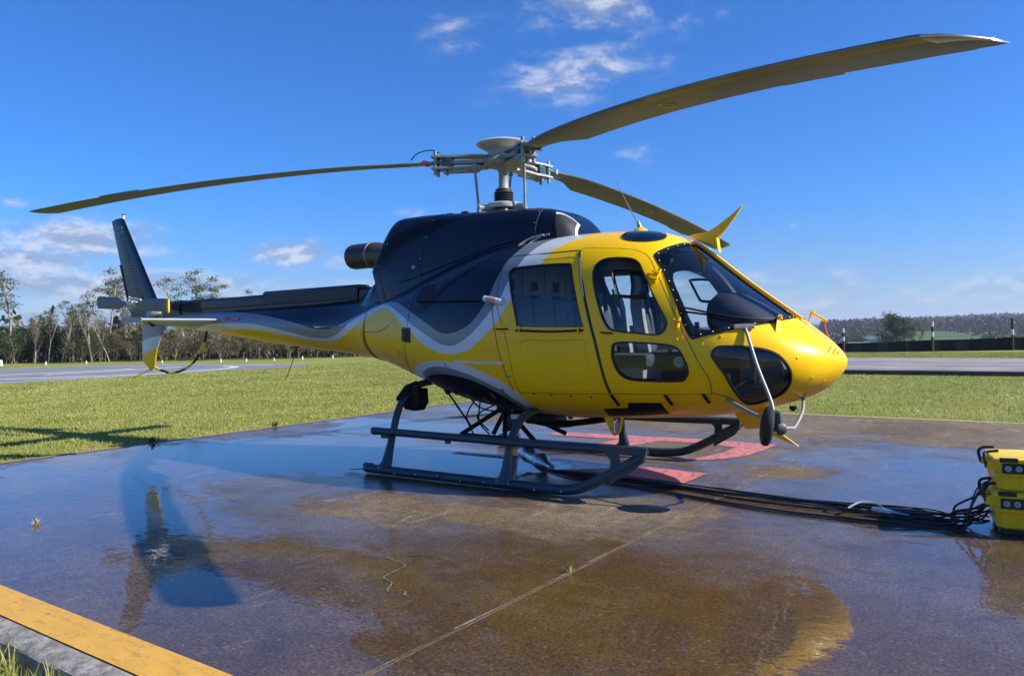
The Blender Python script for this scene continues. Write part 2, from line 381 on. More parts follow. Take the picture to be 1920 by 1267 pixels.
LB = [(1.52,90),(1.535,75),(1.555,61.3),(1.578,53.5),(1.595,47.3),(1.612,39.9),(1.630,32.3),(1.645,25.7),(1.668,20.6),(1.702,14.1),(1.743,7.5),(1.781,3.1),(1.813,0.8),(1.853,0.9),(1.909,5.1),(1.969,12.0),(2.037,23.4),(2.092,33.4),(2.122,36.6),(2.154,35.6),(2.199,29.3),(2.270,12.5),(2.319,-9.0),(2.356,-21.0),(2.392,-25.9),(2.452,-23.6),(2.526,-10.8),(2.607,1.1),(2.674,4.7),(2.744,2.0),(2.815,-6.9),(2.868,-24.8),(2.91,-55),(2.93,-90)]
LC = [(1.42,90),(1.425,76),(1.440,65),(1.452,60),(1.473,55.7),(1.504,50.4),(1.516,47.8),(1.522,43.6),(1.534,40.2),(1.570,31.4),(1.611,23.7),(1.628,19.6),(1.643,15.6),(1.671,10.6),(1.713,4.6),(1.762,-2.1),(1.814,-6.4),(1.868,-6.5),(1.924,-1.6),(1.968,5.5),(2.023,14.4),(2.083,28.1),(2.118,31.9),(2.167,26.0),(2.242,7.7),(2.297,-13.5),(2.339,-27.8),(2.377,-34.4),(2.439,-34.6),(2.513,-26.2),(2.590,-15.8),(2.655,-14.0),(2.724,-20.3),(2.806,-42.7),(2.86,-72),(2.874,-90)]
F1 = [(2.02,-90),(2.02,-60),(2.010,-42.8),(1.969,-27.5),(1.928,-20.0),(1.857,-14.6),(1.777,-14.1),(1.706,-18.6),(1.651,-24.8),(1.605,-34.3),(1.581,-49.1),(1.57,-65),(1.567,-90)]
F2 = [(2.0,-90),(1.998,-62),(1.985,-46),(1.947,-31.6),(1.902,-23.0),(1.841,-19.5),(1.769,-21.4),(1.701,-27.3),(1.648,-35.2),(1.607,-49.9),(1.597,-66),(1.594,-90)]
F3 = [(1.95,-90),(1.95,-62),(1.944,-40.3),(1.910,-31.7),(1.841,-26.2),(1.762,-26.4),(1.692,-33.2),(1.648,-42.5),(1.632,-54),(1.622,-70),(1.62,-90)]
QE = 3.10

def metric(q, ph):
    q = np.asarray(q, float); ph = np.asarray(ph, float)
    a = np.linalg.norm(S(q+1e-3, ph)-S(q-1e-3, ph), axis=-1)/2e-3
    b = np.linalg.norm(S(q, ph+.2)-S(q, np.asarray(ph)-.2), axis=-1)/0.4
    return a, b
def inset(poly, d):
    P = np.array(poly, float); a, b = metric(P[:, 0], P[:, 1]); X = np.stack([P[:, 0]*a, P[:, 1]*b], -1)
    n = len(P); ac = np.array([a, b]).T
    area = 0.5*np.sum(P[:, 0]*np.roll(P[:, 1], -1)-np.roll(P[:, 0], -1)*P[:, 1]); sg = 1 if area > 0 else -1
    out = []
    for i in range(n):
        e1 = (P[i]-P[i-1])*ac[i]; e2 = (P[(i+1) % n]-P[i])*ac[i]
        t1 = e1/(np.linalg.norm(e1)+1e-9); t2 = e2/(np.linalg.norm(e2)+1e-9)
        nn = np.array([-(t1+t2)[1], (t1+t2)[0]])*sg; nn /= (np.linalg.norm(nn)+1e-9)
        k = 1/max(0.6, math.sqrt(max(0.05, (1+np.dot(t1, t2))/2)))
        out.append(P[i]+nn*d*k/ac[i])
    return np.array(out)

heli = empty('helicopter', 'yellow and navy light helicopter with drooping rotor blades, parked on the wet concrete pad', 'helicopter')

POLY = {}
for k, n in (('fdoor', 4), ('fwin', 4), ('vent', 4), ('lwin', 4), ('chin', 4), ('rdoor', 4), ('rwin', 4), ('roofw', 4)):
    POLY[k] = catmull(OUT[k], n, True)
POLY['wind'] = catmull(OUT['wind'], 4, True)
for k in ('hatch', 'vsq', 'vsq2'): POLY[k] = np.array(OUT[k], float)
for k, d in (('fwin', 0.013), ('vent', 0.022), ('lwin', 0.014), ('chin', 0.014), ('rwin', 0.008), ('roofw', 0.014)):
    POLY[k+'_i'] = inset(POLY[k], d)
POLY['wind_i'] = inset(inset(POLY['wind'], 0.02), 0.016)
def closeup(line, tail): return np.array(list(catmull(line, 5)) + tail, float)
POLY['A'] = closeup(LA, [(QE, 90)]); POLY['A'][:, 0] = np.minimum(POLY['A'][:, 0], QE)
POLY['B'] = closeup(LB, [(QE, -90), (QE, 90)]); POLY['C'] = closeup(LC, [(QE, -90), (QE, 90)])
for k, l in (('F1', F1), ('F2', F2), ('F3', F3)): POLY[k] = catmull(l, 5)
for k in POLY: POLY[k][:, 1] = np.clip(POLY[k][:, 1], -90, 90)
POLY['boom'] = np.array([(2.20, -90), (QE, -90), (QE, 90), (2.20, 90)], float)

pts = []; faces = []; names = []
gq = np.concatenate([np.linspace(0.006, 0.3, 18), np.linspace(0.3, 1.75, 106)[1:], np.linspace(1.75, QE, 62)[1:]])
gp = np.linspace(-90, 90, 65)
for a in gq:
    for b in gp: pts.append((a, b))
pts_in = [Vector((a*2.2, math.radians(b)*0.85)) for a, b in pts]
for k in POLY:
    P_ = POLY[k]
    if np.sum(P_[:, 0]*np.roll(P_[:, 1], -1)-np.roll(P_[:, 0], -1)*P_[:, 1]) < 0: POLY[k] = P_[::-1].copy()
for k, P in POLY.items():
    i0 = len(pts_in); pts_in += [Vector((a*2.2, math.radians(b)*0.85)) for a, b in P]
    faces.append(list(range(i0, i0+len(P)))); names.append(k)
dom = len(pts_in); pts_in += [Vector((a*2.2, math.radians(b)*0.85)) for a, b in ((0.006, -90), (QE, -90), (QE, 90), (0.006, 90))]
faces.append(list(range(dom, dom+4))); names.append('dom')
ov, oe, of, _, _, oid = delaunay_2d_cdt(pts_in, [], faces, 0, 1e-5, True)
VQ = np.array([(v.x/2.2, math.degrees(v.y/0.85)) for v in ov]); VQ[:, 1] = np.clip(VQ[:, 1], -90, 90)
SV = S(VQ[:, 0], VQ[:, 1]); SVN = SN(VQ[:, 0], VQ[:, 1])
SV[np.abs(np.abs(VQ[:, 1])-90) < 1e-3, 1] = 0.0
def inside(P, poly):
    r = np.zeros(len(P), bool); x, y = P[:, 0], P[:, 1]; n = len(poly)
    for i in range(n):
        x0, y0 = poly[i-1]; x1, y1 = poly[i]
        if y0 == y1: continue
        c = ((y0 > y) != (y1 > y)) & (x < (x1-x0)*(y-y0)/(y1-y0)+x0); r ^= c
    return r
CEN = np.array([VQ[list(f)].mean(0) for f in of]); INS = {k: inside(CEN, P) for k, P in POLY.items()}
cls = []; mat_i = []; tris = []
for fi, f in enumerate(of):
    s = set(k for k in INS if INS[k][fi])
    if len(f) < 3: continue
    if 'wind_i' in s: c = 'wind_g'
    elif 'wind' in s: c = 'wind_s'
    elif 'chin_i' in s: c = 'chin_g'
    elif 'chin' in s: c = 'chin_s'
    elif 'roofw_i' in s: c = 'roof_g'
    elif 'roofw' in s: c = 'roof_s'
    elif 'fwin_i' in s and 'vent' in s and 'vent_i' not in s: c = 'vent_f'
    elif 'fwin_i' in s: c = 'fwin_g'
    elif 'fwin' in s: c = 'fwin_s'
    elif 'lwin_i' in s: c = 'lwin_g'
    elif 'lwin' in s: c = 'lwin_s'
    elif 'rwin_i' in s: c = 'rwin_g'
    elif 'rwin' in s: c = 'rwin_s'
    elif 'fdoor' in s: c = 'fdoor'
    elif 'rdoor' in s: c = 'rdoor'
    elif 'boom' in s: c = 'boom'
    else: c = 'skin'
    if 'hatch' in s or 'vsq' in s or 'vsq2' in s or 'F3' in s: mi = 4
    elif 'F2' in s: mi = 2
    elif 'F1' in s: mi = 3
    elif 'A' in s: mi = 1
    elif 'B' in s: mi = 2
    elif 'C' in s: mi = 3
    else: mi = 0
    cls.append(c); mat_i.append(mi); tris.append(f)
cls = np.array(cls); mat_i = np.array(mat_i)
LIV = [M['yellow'], M['navy'], M['grey'], M['white'], M['black']]

def surf_obj(name, sel, mats, parent, side=-1, off=0.0, both=False, inner=False, thick=0.0):
    """mesh from the tagged triangles; side -1 right, +1 left; analytic normals keep the curvature smooth"""
    idx = np.where(sel)[0]; used = sorted(set(i for k in idx for i in tris[k])); mp = {v: i for i, v in enumerate(used)}
    base = SV[used]+SVN[used]*off; nor = SVN[used]*(-1 if inner else 1)
    V = []; N = []; F = []; MI = []
    sides = (-1, 1) if both else (side,)
    for sd_ in sides:
        o = len(V); fl = np.array([1, 1 if sd_ < 0 else -1, 1])
        V += list(base*fl); N += list(nor*fl)
        for k in idx:
            f = [mp[i]+o for i in tris[k]]
            a, b, c = V[f[0]], V[f[1]], V[f[2]]
            g = np.cross(np.array(b)-a, np.array(c)-a)
            if np.dot(g, N[f[0]]+N[f[1]]+N[f[2]]) < 0: f = f[::-1]
            F.append(f); MI.append(int(mat_i[k]) if len(mats) > 1 else 0)
    me = bpy.data.meshes.new(name); me.from_pydata([tuple(map(float, v)) for v in V], [], F)
    for mm in mats: me.materials.append(mm)
    me.polygons.foreach_set('material_index', MI); me.polygons.foreach_set('use_smooth', [True]*len(F))
    me.update()
    me.normals_split_custom_set_from_vertices([tuple(map(float, n)) for n in N])
    return link(name, me, parent)

def line_on(pl, off=0.0, closed=True, side=-1, n=1):
    P = np.array(pl, float); X = S(P[:, 0], P[:, 1])+SN(P[:, 0], P[:, 1])*off
    if side > 0: X = X*np.array([1, -1, 1])
    return list(X)+([X[0]] if closed else [])

skin = surf_obj('fuselage_skin', cls == 'skin', LIV, heli, both=True)
boom = surf_obj('tail_boom', cls == 'boom', LIV, heli, both=True)
for side, sname in ((-1, 'right'), (1, 'left')):
    fd = surf_obj('front_door', cls == 'fdoor', LIV, heli, side, 0.002)
    w = surf_obj('window', cls == 'fwin_g', [M['glass']], fd, side, -0.004)
    surf_obj('window_seal', cls == 'fwin_s', [M['rubber']], fd, side, 0.006)
    surf_obj('sliding_vent_frame', cls == 'vent_f', [M['black']], fd, side, 0.012)
    mb = MB(); mb.tube(line_on(POLY['vent'], 0.012, True, side), 0.007, 6, False); mb.build('vent_surround', M['black'], fd, 60)
    surf_obj('lower_window', cls == 'lwin_g', [M['glasstint']], fd, side, -0.004)
    surf_obj('lower_window_seal', cls == 'lwin_s', [M['rubber']], fd, side, 0.006)
    rd = surf_obj('rear_door', cls == 'rdoor', LIV, heli, side, 0.002)
    surf_obj('window', cls == 'rwin_g', [M['glass']], rd, side, -0.003)
    surf_obj('window_seal', cls == 'rwin_s', [M['rubber']], rd, side, 0.003)
    wp = surf_obj('windshield_pane', cls == 'wind_g', [M['glass']], heli, side, -0.004)
    surf_obj('windshield_seal', cls == 'wind_s', [M['black']], wp, side, 0.006)
    cp = surf_obj('chin_window', cls == 'chin_g', [M['glasstint']], heli, side, -0.004)
    surf_obj('chin_window_seal', cls == 'chin_s', [M['rubber']], cp, side, 0.006)
    rp = surf_obj('roof_window', cls == 'roof_g', [M['glassdark']], heli, side, 0.004)
    surf_obj('roof_window_seal', cls == 'roof_s', [M['rubber']], rp, side, 0.008)
    # door gaps, weather strip, rivets round the windshield
    mb = MB(); mb.tube(line_on(POLY['fdoor'], -0.001, True, side), 0.0045, 6, False); mb.build('door_gap_seal', M['rubber'], fd, 60)
    mb = MB(); mb.tube(line_on(POLY['rdoor'], -0.001, True, side), 0.0045, 6, False); mb.build('door_gap_seal', M['rubber'], rd, 60)
    pil = catmull([(1.411, 47.0), (1.371, 30.0), (1.333, 13.1), (1.306, -1.3), (1.280, -29.6)], 6)
    mb = MB(); mb.tube(line_on(pil, 0.001, False, side), 0.012, 6, True, 0.6); mb.build('pillar_weather_strip', M['rubber'], rd, 60)
    mb = MB(); mb.tube(line_on(pil[2:9], 0.012, False, side), 0.004, 6, True); mb.build('pillar_edge_trim', M['metal'], rd, 60)
    rv = MB(); mid = inset(POLY['wind'], 0.02); L = line_on(mid, 0.006, True, side); nn = SN(mid[:, 0], mid[:, 1])*np.array([1, -side, 1])
    nn = np.concatenate([nn, nn[:1]]); acc_ = 0.0
    for i in range(1, len(L)):
        acc_ += np.linalg.norm(L[i]-L[i-1])
        if acc_ > 0.085 and mid[i % len(mid)][1] < 84:
            acc_ = 0.0; rv.lathe([(0.0065, 0.0), (0.005, 0.003), (0.002, 0.004)], L[i], nn[i], 7)
    tag(rv.build('windshield_screws', M['metal'], wp, 60), kind='stuff')
    # black track under the rear window, embossed lower panel, handles and hinges
    tr_ = catmull([(1.357, 10.2), (1.475, 9.2), (1.588, 9.6)], 5)
    mb = MB(); mb.tube(line_on(tr_, 0.008, False, side), 0.016, 6, True, 0.6); mb.build('window_track', M['black'], rd, 60)
    for q_ in (1.372, 1.575):
        mb = MB(); L = line_on([(q_, 11.6), (q_, 8.6)], 0.016, False, side); mb.tube(L, 0.009, 6); mb.build('window_clip', M['yellow'], rd)
    for nm_, par, q0, q1, p_ in (('door_handle', fd, 1.296, 1.255, 9.6), ('door_handle', rd, 1.652, 1.615, 10.2)):
        mb = MB(); mb.tube(line_on(catmull([(q0, p_), ((q0+q1)/2, p_-.1), (q1, p_)], 4), 0.016, False, side), 0.011, 8, True, 0.6); mb.build(nm_, M['black'], par, 50)
        mb = MB(); c_ = line_on([((q0+q1)/2+.004, p_+.2)], 0.004, False, side)[0]; mb.lathe([(0.034, 0), (0.034, .003), (0.03, .005)], c_, (0, side, 0.0), 20); mb.build('handle_recess', M['yellow'], par, 40)
    for (q_, p_) in ((1.129, 37.6), (1.030, 18.2)):
        L = line_on([(q_-.012, p_+3.5), (q_-.004, p_-3.5)], 0.012, False, side); mb = MB(); mb.tube(L, 0.02, 8, True, 0.6)
        mb.tube(line_on([(q_+.012, p_+1.5), (q_-.016, p_+1.5)], 0.02, False, side), 0.011, 6); mb.tube(line_on([(q_+.014, p_-2), (q_-.014, p_-2)], 0.02, False, side), 0.011, 6)
        mb.build('door_hinge', M['yellow'], fd, 40)
    mb = MB(); mb.tube(line_on(catmull([(1.004, 12.5), (1.012, 10.6), (1.022, 9.9)], 4), 0.014, False, side), 0.007, 6); mb.lathe([(0.012, -.01), (0.012, .012), (.006, .018)], line_on([(1.024, 9.9)], 0.01, False, side)[0], (0, side, 0), 10)
    mb.build('door_stay', M['yellow'], fd, 40)
    for q_ in (1.272, 1.082, 0.94):
        L = line_on([(q_+.006, -31.2), (q_-.004, -40.5)], 0.006, False, side); mb = MB(); mb.tube(L, 0.018, 6, True, 0.6); mb.build('sill_latch', M['black'], skin)
    for q_ in (1.55, 1.49, 1.42, 1.35):
        mb = MB(); mb.lathe([(0.009, 0), (0.009, .004), (.004, .006)], line_on([(q_, -33.4)], 0.0, False, side)[0], (0, side, -.3), 8); mb.build('sill_fastener', M['black'], skin)
    emb = catmull([(1.36, 6), (1.47, 5), (1.56, 5), (1.575, 0), (1.57, -20), (1.56, -27), (1.54, -28.5), (1.43, -28), (1.335, -27.2), (1.322, -25), (1.335, -8), (1.35, 2)], 4, True)
    mb = MB(); mb.tube(line_on(emb, -0.003, True, side), 0.009, 6, False); mb.build('door_pressing', M['yellow'], rd, 60)
    upl = catmull([(1.42, 43), (1.40, 41), (1.395, 38)], 4)
    mb = MB(); mb.tube(line_on(catmull([(1.53, 43.3), (1.44, 43.6), (1.41, 42.5), (1.398, 38), (1.372, 26)], 5), -0.002, False, side), 0.007, 6); mb.build('door_top_pressing', M['yellow'], rd, 60)
    # sliding-door rail, position light, side stripe, panel seams
    mb = MB(); mb.tube(line_on(catmull([(1.954, 28.5), (1.85, 25.6), (1.75, 24.2), (1.69, 23.6)], 4), 0.004, False, side), 0.02, 6, True, 0.5); mb.build('door_slide_rail', M['black'], skin, 60)
    pl_ = MB(); L = line_on(catmull([(1.700, 24.6), (1.67, 23.6), (1.632, 22.4)], 5), 0.022, False, side)
    pl_.tube(L, [0.012]+[0.03]*(len(L)-2)+[0.02], 10, True); plo = pl_.build('position_light', M['white'], skin, 50)
    mb = MB(); mb.tube([L[3], L[5], L[7]], 0.033, 10, True); mb.build('light_lens', M['red'] if side > 0 else material('clear_lens', (0.5, 0.32, 0.3), 0.1), plo, 50)
    st = surf_strip = MB(); up_ = line_on([(1.803, -11.3), (1.72, -10.0), (1.635, -8.9)], 0.004, False, side); dn_ = line_on([(1.803, -13.2), (1.72, -12.0), (1.635, -10.9)], 0.004, False, side)
    st.add(up_+dn_, [(0, 1, 4, 3), (1, 2, 5, 4)]); st.build('thin_grey_stripe', M['white'], skin)
    for seam in ([(1.980, 38), (1.985, 20), (1.995, 0), (2.010, -25), (2.022, -45)], [(1.674, 21.9), (1.655, 5), (1.632, -15), (1.616, -31.5)], [(2.196, 88), (2.198, 60), (2.2, 30), (2.2, 0), (2.2, -30), (2.2, -60), (2.2, -88)],
                 [(1.66, 46.8), (1.55, 47.1), (1.42, 47.9)], [(2.07, 12), (2.12, 4), (2.19, 0)], [(0.62, -78), (0.55, -70), (0.50, -60)], [(0.905, -31), (0.86, -36), (0.83, -44)]):
        mb = MB(); mb.tube(line_on(catmull(seam, 8), -0.001, False, side), 0.0042, 5, True); mb.build('panel_seam', M['rubber'], skin)
# rivet rows beside the panel seams
def rivets(name, line, gap, side, par, r0=.0050, m_=None):
    L = line_on(catmull(line, 12), 0.0, False, side); P = catmull(line, 12); N_ = SN(P[:, 0], P[:, 1])*np.array([1, -side, 1]); mb = MB(); a_ = 0
    for i in range(1, len(L)):
        a_ += np.linalg.norm(L[i]-L[i-1])
        if a_ > gap: a_ = 0; mb.lathe([(r0, -.001), (r0, .0012), (r0*.5, .002)], L[i], N_[i], 6)
    return tag(mb.build(name, m_ or M['steel'], par), kind='stuff')
for side in (-1, 1):
    rivets('seam_rivets', [(1.990, 36), (1.995, 20), (2.005, 0), (2.020, -25), (2.03, -42)], .05, side, skin)
    rivets('seam_rivets', [(2.188, 86), (2.19, 45), (2.192, 0), (2.192, -45), (2.192, -80)], .045, side, skin)
    rivets('seam_rivets', [(2.212, 86), (2.212, 45), (2.212, 0), (2.212, -45), (2.212, -80)], .045, side, boom)
    for q_ in (2.42, 2.62, 2.80): rivets('frame_rivets', [(q_, 80), (q_, 40), (q_, 0), (q_, -40), (q_, -80)], .04, side, boom, .003)
    rivets('sill_rivets', [(1.60, -36), (1.45, -36.5), (1.30, -36)], .06, side, skin)
    rivets('roof_rivets', [(1.60, 49.5), (1.45, 50), (1.30, 51), (1.2, 51)], .07, side, skin, .003, M['yellow'])
    mb = MB()
    for (q_, p_, w_, h_) in ((2.03, -16, .005, .5), (2.03, -18.2, .005, .5), (2.03, -20.4, .005, .5), (1.622, -20.5, .010, .8)):
        mb.add(line_on([(q_-w_, p_+h_), (q_+w_, p_+h_), (q_+w_, p_-h_), (q_-w_, p_-h_)], .003, False, side), [(0, 1, 2, 3)])
    mb.build('small_placards', material('placard_grey', (.30, .27, .16), .6), skin)
# narrow side clips over the black belly bay
for (q_, p_, l_) in ((1.842, -15.5, 9), (1.70, -36, 8), (1.655, -31, 12), (1.87, -46, 9), (1.80, -43, 9), (1.74, -43, 8)):
    mb = MB(); mb.tube(line_on([(q_, p_), (q_-.006, p_-l_*.6)], 0.008, False, -1), 0.011, 6, True, .6); mb.build('bay_clip', M['steel'], skin)
# roof: centre post between the two windshield panes
pq = np.linspace(0.585, 1.115, 24); rings = []
for q_ in pq:
    c_ = S(q_, 90)[0]; n_ = SN(q_, 90)[0]; hw = 0.036; e0, e1 = -0.012, 0.024
    rings.append([c_+np.array([0, -hw, 0])+n_*e0, c_+np.array([0, -hw*.72, 0])+n_*e1, c_+np.array([0, hw*.72, 0])+n_*e1, c_+np.array([0, hw, 0])+n_*e0])
mb = MB(); mb.loft(rings); mb.build('windshield_centre_post', M['yellow'], heli, 25)
# inner cabin lining with reveals round the openings
cabin = np.array([VQ[list(f)][:, 0].max() < 1.74 for f in tris]) & (np.array([VQ[list(f)][:, 0].min() > 0.42 for f in tris]))
opaque = ~np.char.endswith(cls, '_g')
lin = surf_obj('cabin_lining', cabin & opaque & (cls != 'vent_f'), [M['lining']], heli, both=True, off=-0.035, inner=True)
ed = {}
for k in np.where(opaque & (cls != 'vent_f'))[0]:
    f = tris[k]
    for i in range(3):
        e = (f[i], f[(i+1) % 3]); key = (min(e), max(e)); ed[key] = ed.get(key, 0)+1
gl_e = set()
for k in np.where(~opaque | (cls == 'vent_f'))[0]:
    f = tris[k]
    for i in range(3): gl_e.add((min(f[i], f[(i+1) % 3]), max(f[i], f[(i+1) % 3])))
rm = MB()
for key, c_ in ed.items():
    if c_ == 1 and key in gl_e:
        a, b = key
        for fl in (np.array([1, 1, 1]), np.array([1, -1, 1])):
            rm.add([SV[a]*fl, SV[b]*fl, (SV[b]-SVN[b]*.036)*fl, (SV[a]-SVN[a]*.036)*fl], [(0, 1, 2, 3)])
rm.build('window_reveals', M['black'], lin, recalc=False)
# ------------------------------------------------------------------ engine cowling
def cowl_ring(x0, zt, zb, wt, wb, shear, n=40, ex=6.0):
    r = []
    for k in range(n+1):
        a = PI*k/n; c, s = math.cos(a), math.sin(a)
        rr = (abs(c)**ex+abs(s)**ex)**(-1/ex)
        yy, t = c*rr, s*rr
        z = zb+(zt-zb)*t; w_ = wb+(wt-wb)*t**1.3
        zc = max(z, 2.04)
        r.append((x0+shear*(zc-zt)+(0.9*shear*(2.04-z) if z < 2.04 else 0), -w_*yy, z))
    return r
CW = [(1.05, 2.20, 2.00, .26, .34, 0), (1.0, 2.285, 2.0, .30, .38, 0), (0.93, 2.375, 1.99, .335, .42, 0), (0.85, 2.445, 1.98, .36, .45, 0.02), (0.74, 2.50, 1.97, .375, .48, 0.03), (0.6, 2.527, 1.96, .385, .50, 0.05),
      (0.4, 2.54, 1.93, .39, .52, 0.06), (0.1, 2.55, 1.88, .39, .53, 0.08), (-0.3, 2.572, 1.78, .385, .52, .15), (-0.7, 2.597, 1.68, .37, .50, .25), (-1.0, 2.605, 1.64, .355, .47, .36), (-1.19, 2.600, 1.62, .345, .44, .46), (-1.235, 2.594, 1.62, .335, .435, .47), (-1.25, 2.580, 1.63, .32, .42, .47)]
cw_d = []
CWA = np.array(CW)
for i in range(len(CW)-1):
    for k in range(4): cw_d.append(CWA[i]+(CWA[i+1]-CWA[i])*k/4)
cw_d.append(CWA[-1])
CWs = np.array(cw_d); 
for _ in range(2): CWs[1:-1] = CWs[1:-1]*.5+.25*(CWs[:-2]+CWs[2:])
mb = MB(); mb.loft([cowl_ring(*c) for c in CWs], True, True, False)
cowl = mb.build('engine_cowling', M['navy'], heli, 35)
def cowl_pt(x, t, off=0.004):
    """right-hand cowling surface point at station x (top), fraction t of the section angle"""
    k0 = int(np.clip(np.searchsorted(-CWs[:, 0], -x)-1, 0, len(CWs)-2)); w_ = (x-CWs[k0, 0])/(CWs[k0+1, 0]-CWs[k0, 0]); r = cowl_ring(*(CWs[k0]*(1-w_)+CWs[k0+1]*w_))
    f_ = min(t*40, 39.99); i0 = int(f_); p = np.array(r[i0])*(1-f_+i0)+np.array(r[i0+1])*(f_-i0); return p+np.array([0, -off, off*.3])
for xs in (0.66, -0.62, -1.14):
    mb = MB(); mb.tube([cowl_pt(xs, t, 0.001) for t in np.linspace(0.03, 0.5, 20)], 0.003, 5); mb.build('cowl_seam', M['rubber'], cowl)
    mb = MB()
    for t in (0.08, .14, .2, .26, .31): mb.lathe([(0.008, 0), (0.008, .003), (.004, .005)], cowl_pt(xs-.02, t, 0.0), (0, -1, .2), 8)
    tag(mb.build('cowl_fasteners', M['steel'], cowl), kind='stuff')
for t0, t1, xa, xb in ((.075, .135, -.95, .55),):
    mb = MB(); mb.tube([cowl_pt(xa+(xb-xa)*k/20, t0+(t1-t0)*(k/20)**1.4, 0.0) for k in range(21)], [0.003]+[0.010]*19+[0.003], 6, True, .6); mb.build('cowl_side_crease', M['navy'], cowl, 60)
mb = MB()
for k in range(24):
    mb.lathe([(0.0055, 0), (0.0055, .002), (.003, .004)], cowl_pt(-1.05+k*.085, .045+.0035*k*(1 if k > 8 else 0)*.5, 0.0), (0, -1, .1), 6)
tag(mb.build('cowl_rivets', M['steel'], cowl), kind='stuff')
mb = MB(); mb.lathe([(0.028, -.01), (0.028, .006), (0.018, .018), (.006, .022)], cowl_pt(-0.70, 0.115, 0.0), (0, -1, 0.1), 14); mb.build('cowl_drain', M['steel'], cowl, 50)
# grille window in the front corner of the cowling
mb = MB(); ii = [cowl_pt(0.985, 0.20, .006), cowl_pt(0.90, 0.18, .006), cowl_pt(0.80, 0.28, .006), cowl_pt(0.88, 0.345, .006), cowl_pt(0.96, 0.33, .006)]
gv = [cowl_pt(1.0, .19, .008), cowl_pt(.80, .145, .008), cowl_pt(.80, .30, .008), cowl_pt(.985, .36, .008)]
def patch(xa, xb, ta, tb, off, nx=6, nt=8):
    P = [[cowl_pt(xa+(xb-xa)*i/nx, ta+(tb-ta)*j/nt, off) for j in range(nt+1)] for i in range(nx+1)]
    v = [p for r in P for p in r]; f = [(i*(nt+1)+j, (i+1)*(nt+1)+j, (i+1)*(nt+1)+j+1, i*(nt+1)+j+1) for i in range(nx) for j in range(nt)]
    return v, f
def qpatch(P4, off, nx=8, nt=8):
    a, b, c_, d_ = [np.array(p, float) for p in P4]; V_ = []
    for i in range(nx+1):
        for j in range(nt+1):
            u, v = i/nx, j/nt; x, t_ = (a*(1-u)+b*u)*(1-v)+(d_*(1-u)+c_*u)*v
            k0 = int(np.clip(np.searchsorted(-CWs[:, 0], -x)-1, 0, len(CWs)-2)); w_ = (x-CWs[k0, 0])/(CWs[k0+1, 0]-CWs[k0, 0]); par = CWs[k0]*(1-w_)+CWs[k0+1]*w_
            r = cowl_ring(*par); f_ = t_*40; i0 = int(f_); p = np.array(r[i0])*(1-f_+i0)+np.array(r[i0+1])*(f_-i0)
            V_.append(p+np.array([off*.5, -off, off*.4]))
    return V_, [(i*(nt+1)+j, (i+1)*(nt+1)+j, (i+1)*(nt+1)+j+1, i*(nt+1)+j+1) for i in range(nx) for j in range(nt)]
GQ = [(.80, .285), (.97, .37), (1.03, .20), (.90, .10)]
mb = MB(); mb.add(*qpatch(GQ, .007)); gr = mb.build('intake_grille', material('grille_mesh_grey', (0.03, 0.035, 0.04), 0.55, metal=.4, var=.3, vscale=60), cowl, 60)
mb = MB(); mb.add(*qpatch([GQ[0], GQ[1], (.955, .345), (.815, .262)], .012, 8, 2)); mb.add(*qpatch([(.955, .345), GQ[1], GQ[2], (1.012, .20)], .012, 2, 8)); mb.build('grille_frame', M['hubwhite'], gr, 60)
for x_ in (-0.35, -0.55):
    mb = MB(); mb.box((x_, -.2, 2.575), (.08, .035, .03), bev=.008); mb.build('cowl_top_latch', M['black'], cowl)
# cooling fairing behind the cowling
mb = MB(); mb.loft([[(-1.12+.40*(z-2.06), -y, z) for (y, z) in ((.36, 1.55), (.38, 1.75), (.35, 1.93), (.24, 2.04), (-.24, 2.04), (-.35, 1.93), (-.38, 1.75), (-.36, 1.55))], [(-1.40+.40*(z-2.06), -y, z) for (y, z) in ((.36, 1.55), (.37, 1.75), (.33, 1.95), (.22, 2.06), (-.22, 2.06), (-.33, 1.95), (-.37, 1.75), (-.36, 1.55))],
                    [(-1.62+.3*(z-1.95), -y, z) for (y, z) in ((.31, 1.55), (.32, 1.70), (.28, 1.85), (.16, 1.93), (-.16, 1.93), (-.28, 1.85), (-.32, 1.70), (-.31, 1.55))],
                    [(-1.95, -y, z) for (y, z) in ((.20, 1.6), (.21, 1.66), (.17, 1.72), (.10, 1.76), (-.10, 1.76), (-.17, 1.72), (-.21, 1.66), (-.20, 1.6))]])
fa = mb.build('engine_tail_fairing', material('polished_navy_panel', (0.03, 0.045, 0.06), 0.16, metal=0.6, var=.3, vscale=4), heli, 40)
mb = MB(); mb.tube([(-1.43, -.36, 2.0), (-1.52, -.345, 1.86), (-1.60, -.33, 1.70)], 0.006, 5); mb.build('fairing_seam', M['rubber'], fa)
# exhaust
mb = MB(); path = [(-1.30, 0, 2.16), (-1.50, 0, 2.20), (-1.66, 0, 2.245), (-1.80, 0, 2.26), (-1.88, 0, 2.262)]
mb.tube(path, [0.12, 0.12, 0.135, 0.148, 0.15], 28); ex = mb.build('exhaust_duct', M['exhaust'], heli, 40)
mb = MB(); pr = [(0.150, 0.0), (0.147, 0.05), (0.147, 0.22), (0.146, 0.30), (0.138, 0.335), (0.128, 0.33), (0.128, 0.02)]
mb.lathe(pr, (-1.86, 0, 2.262), (-1, 0, 0.0), 32); mb.build('exhaust_nozzle', material('dark_exhaust_steel', (0.05, 0.047, 0.044), .45, metal=.25, var=.35, vscale=4, dirt=((0.08, .06, .045), .5)), ex, 40)
mb = MB(); mb.lathe([(0.153, -.008), (0.157, 0), (0.153, .008)], (-1.86, 0, 2.262), (-1, 0, 0), 32); mb.build('exhaust_clamp', M['steel'], ex, 60)

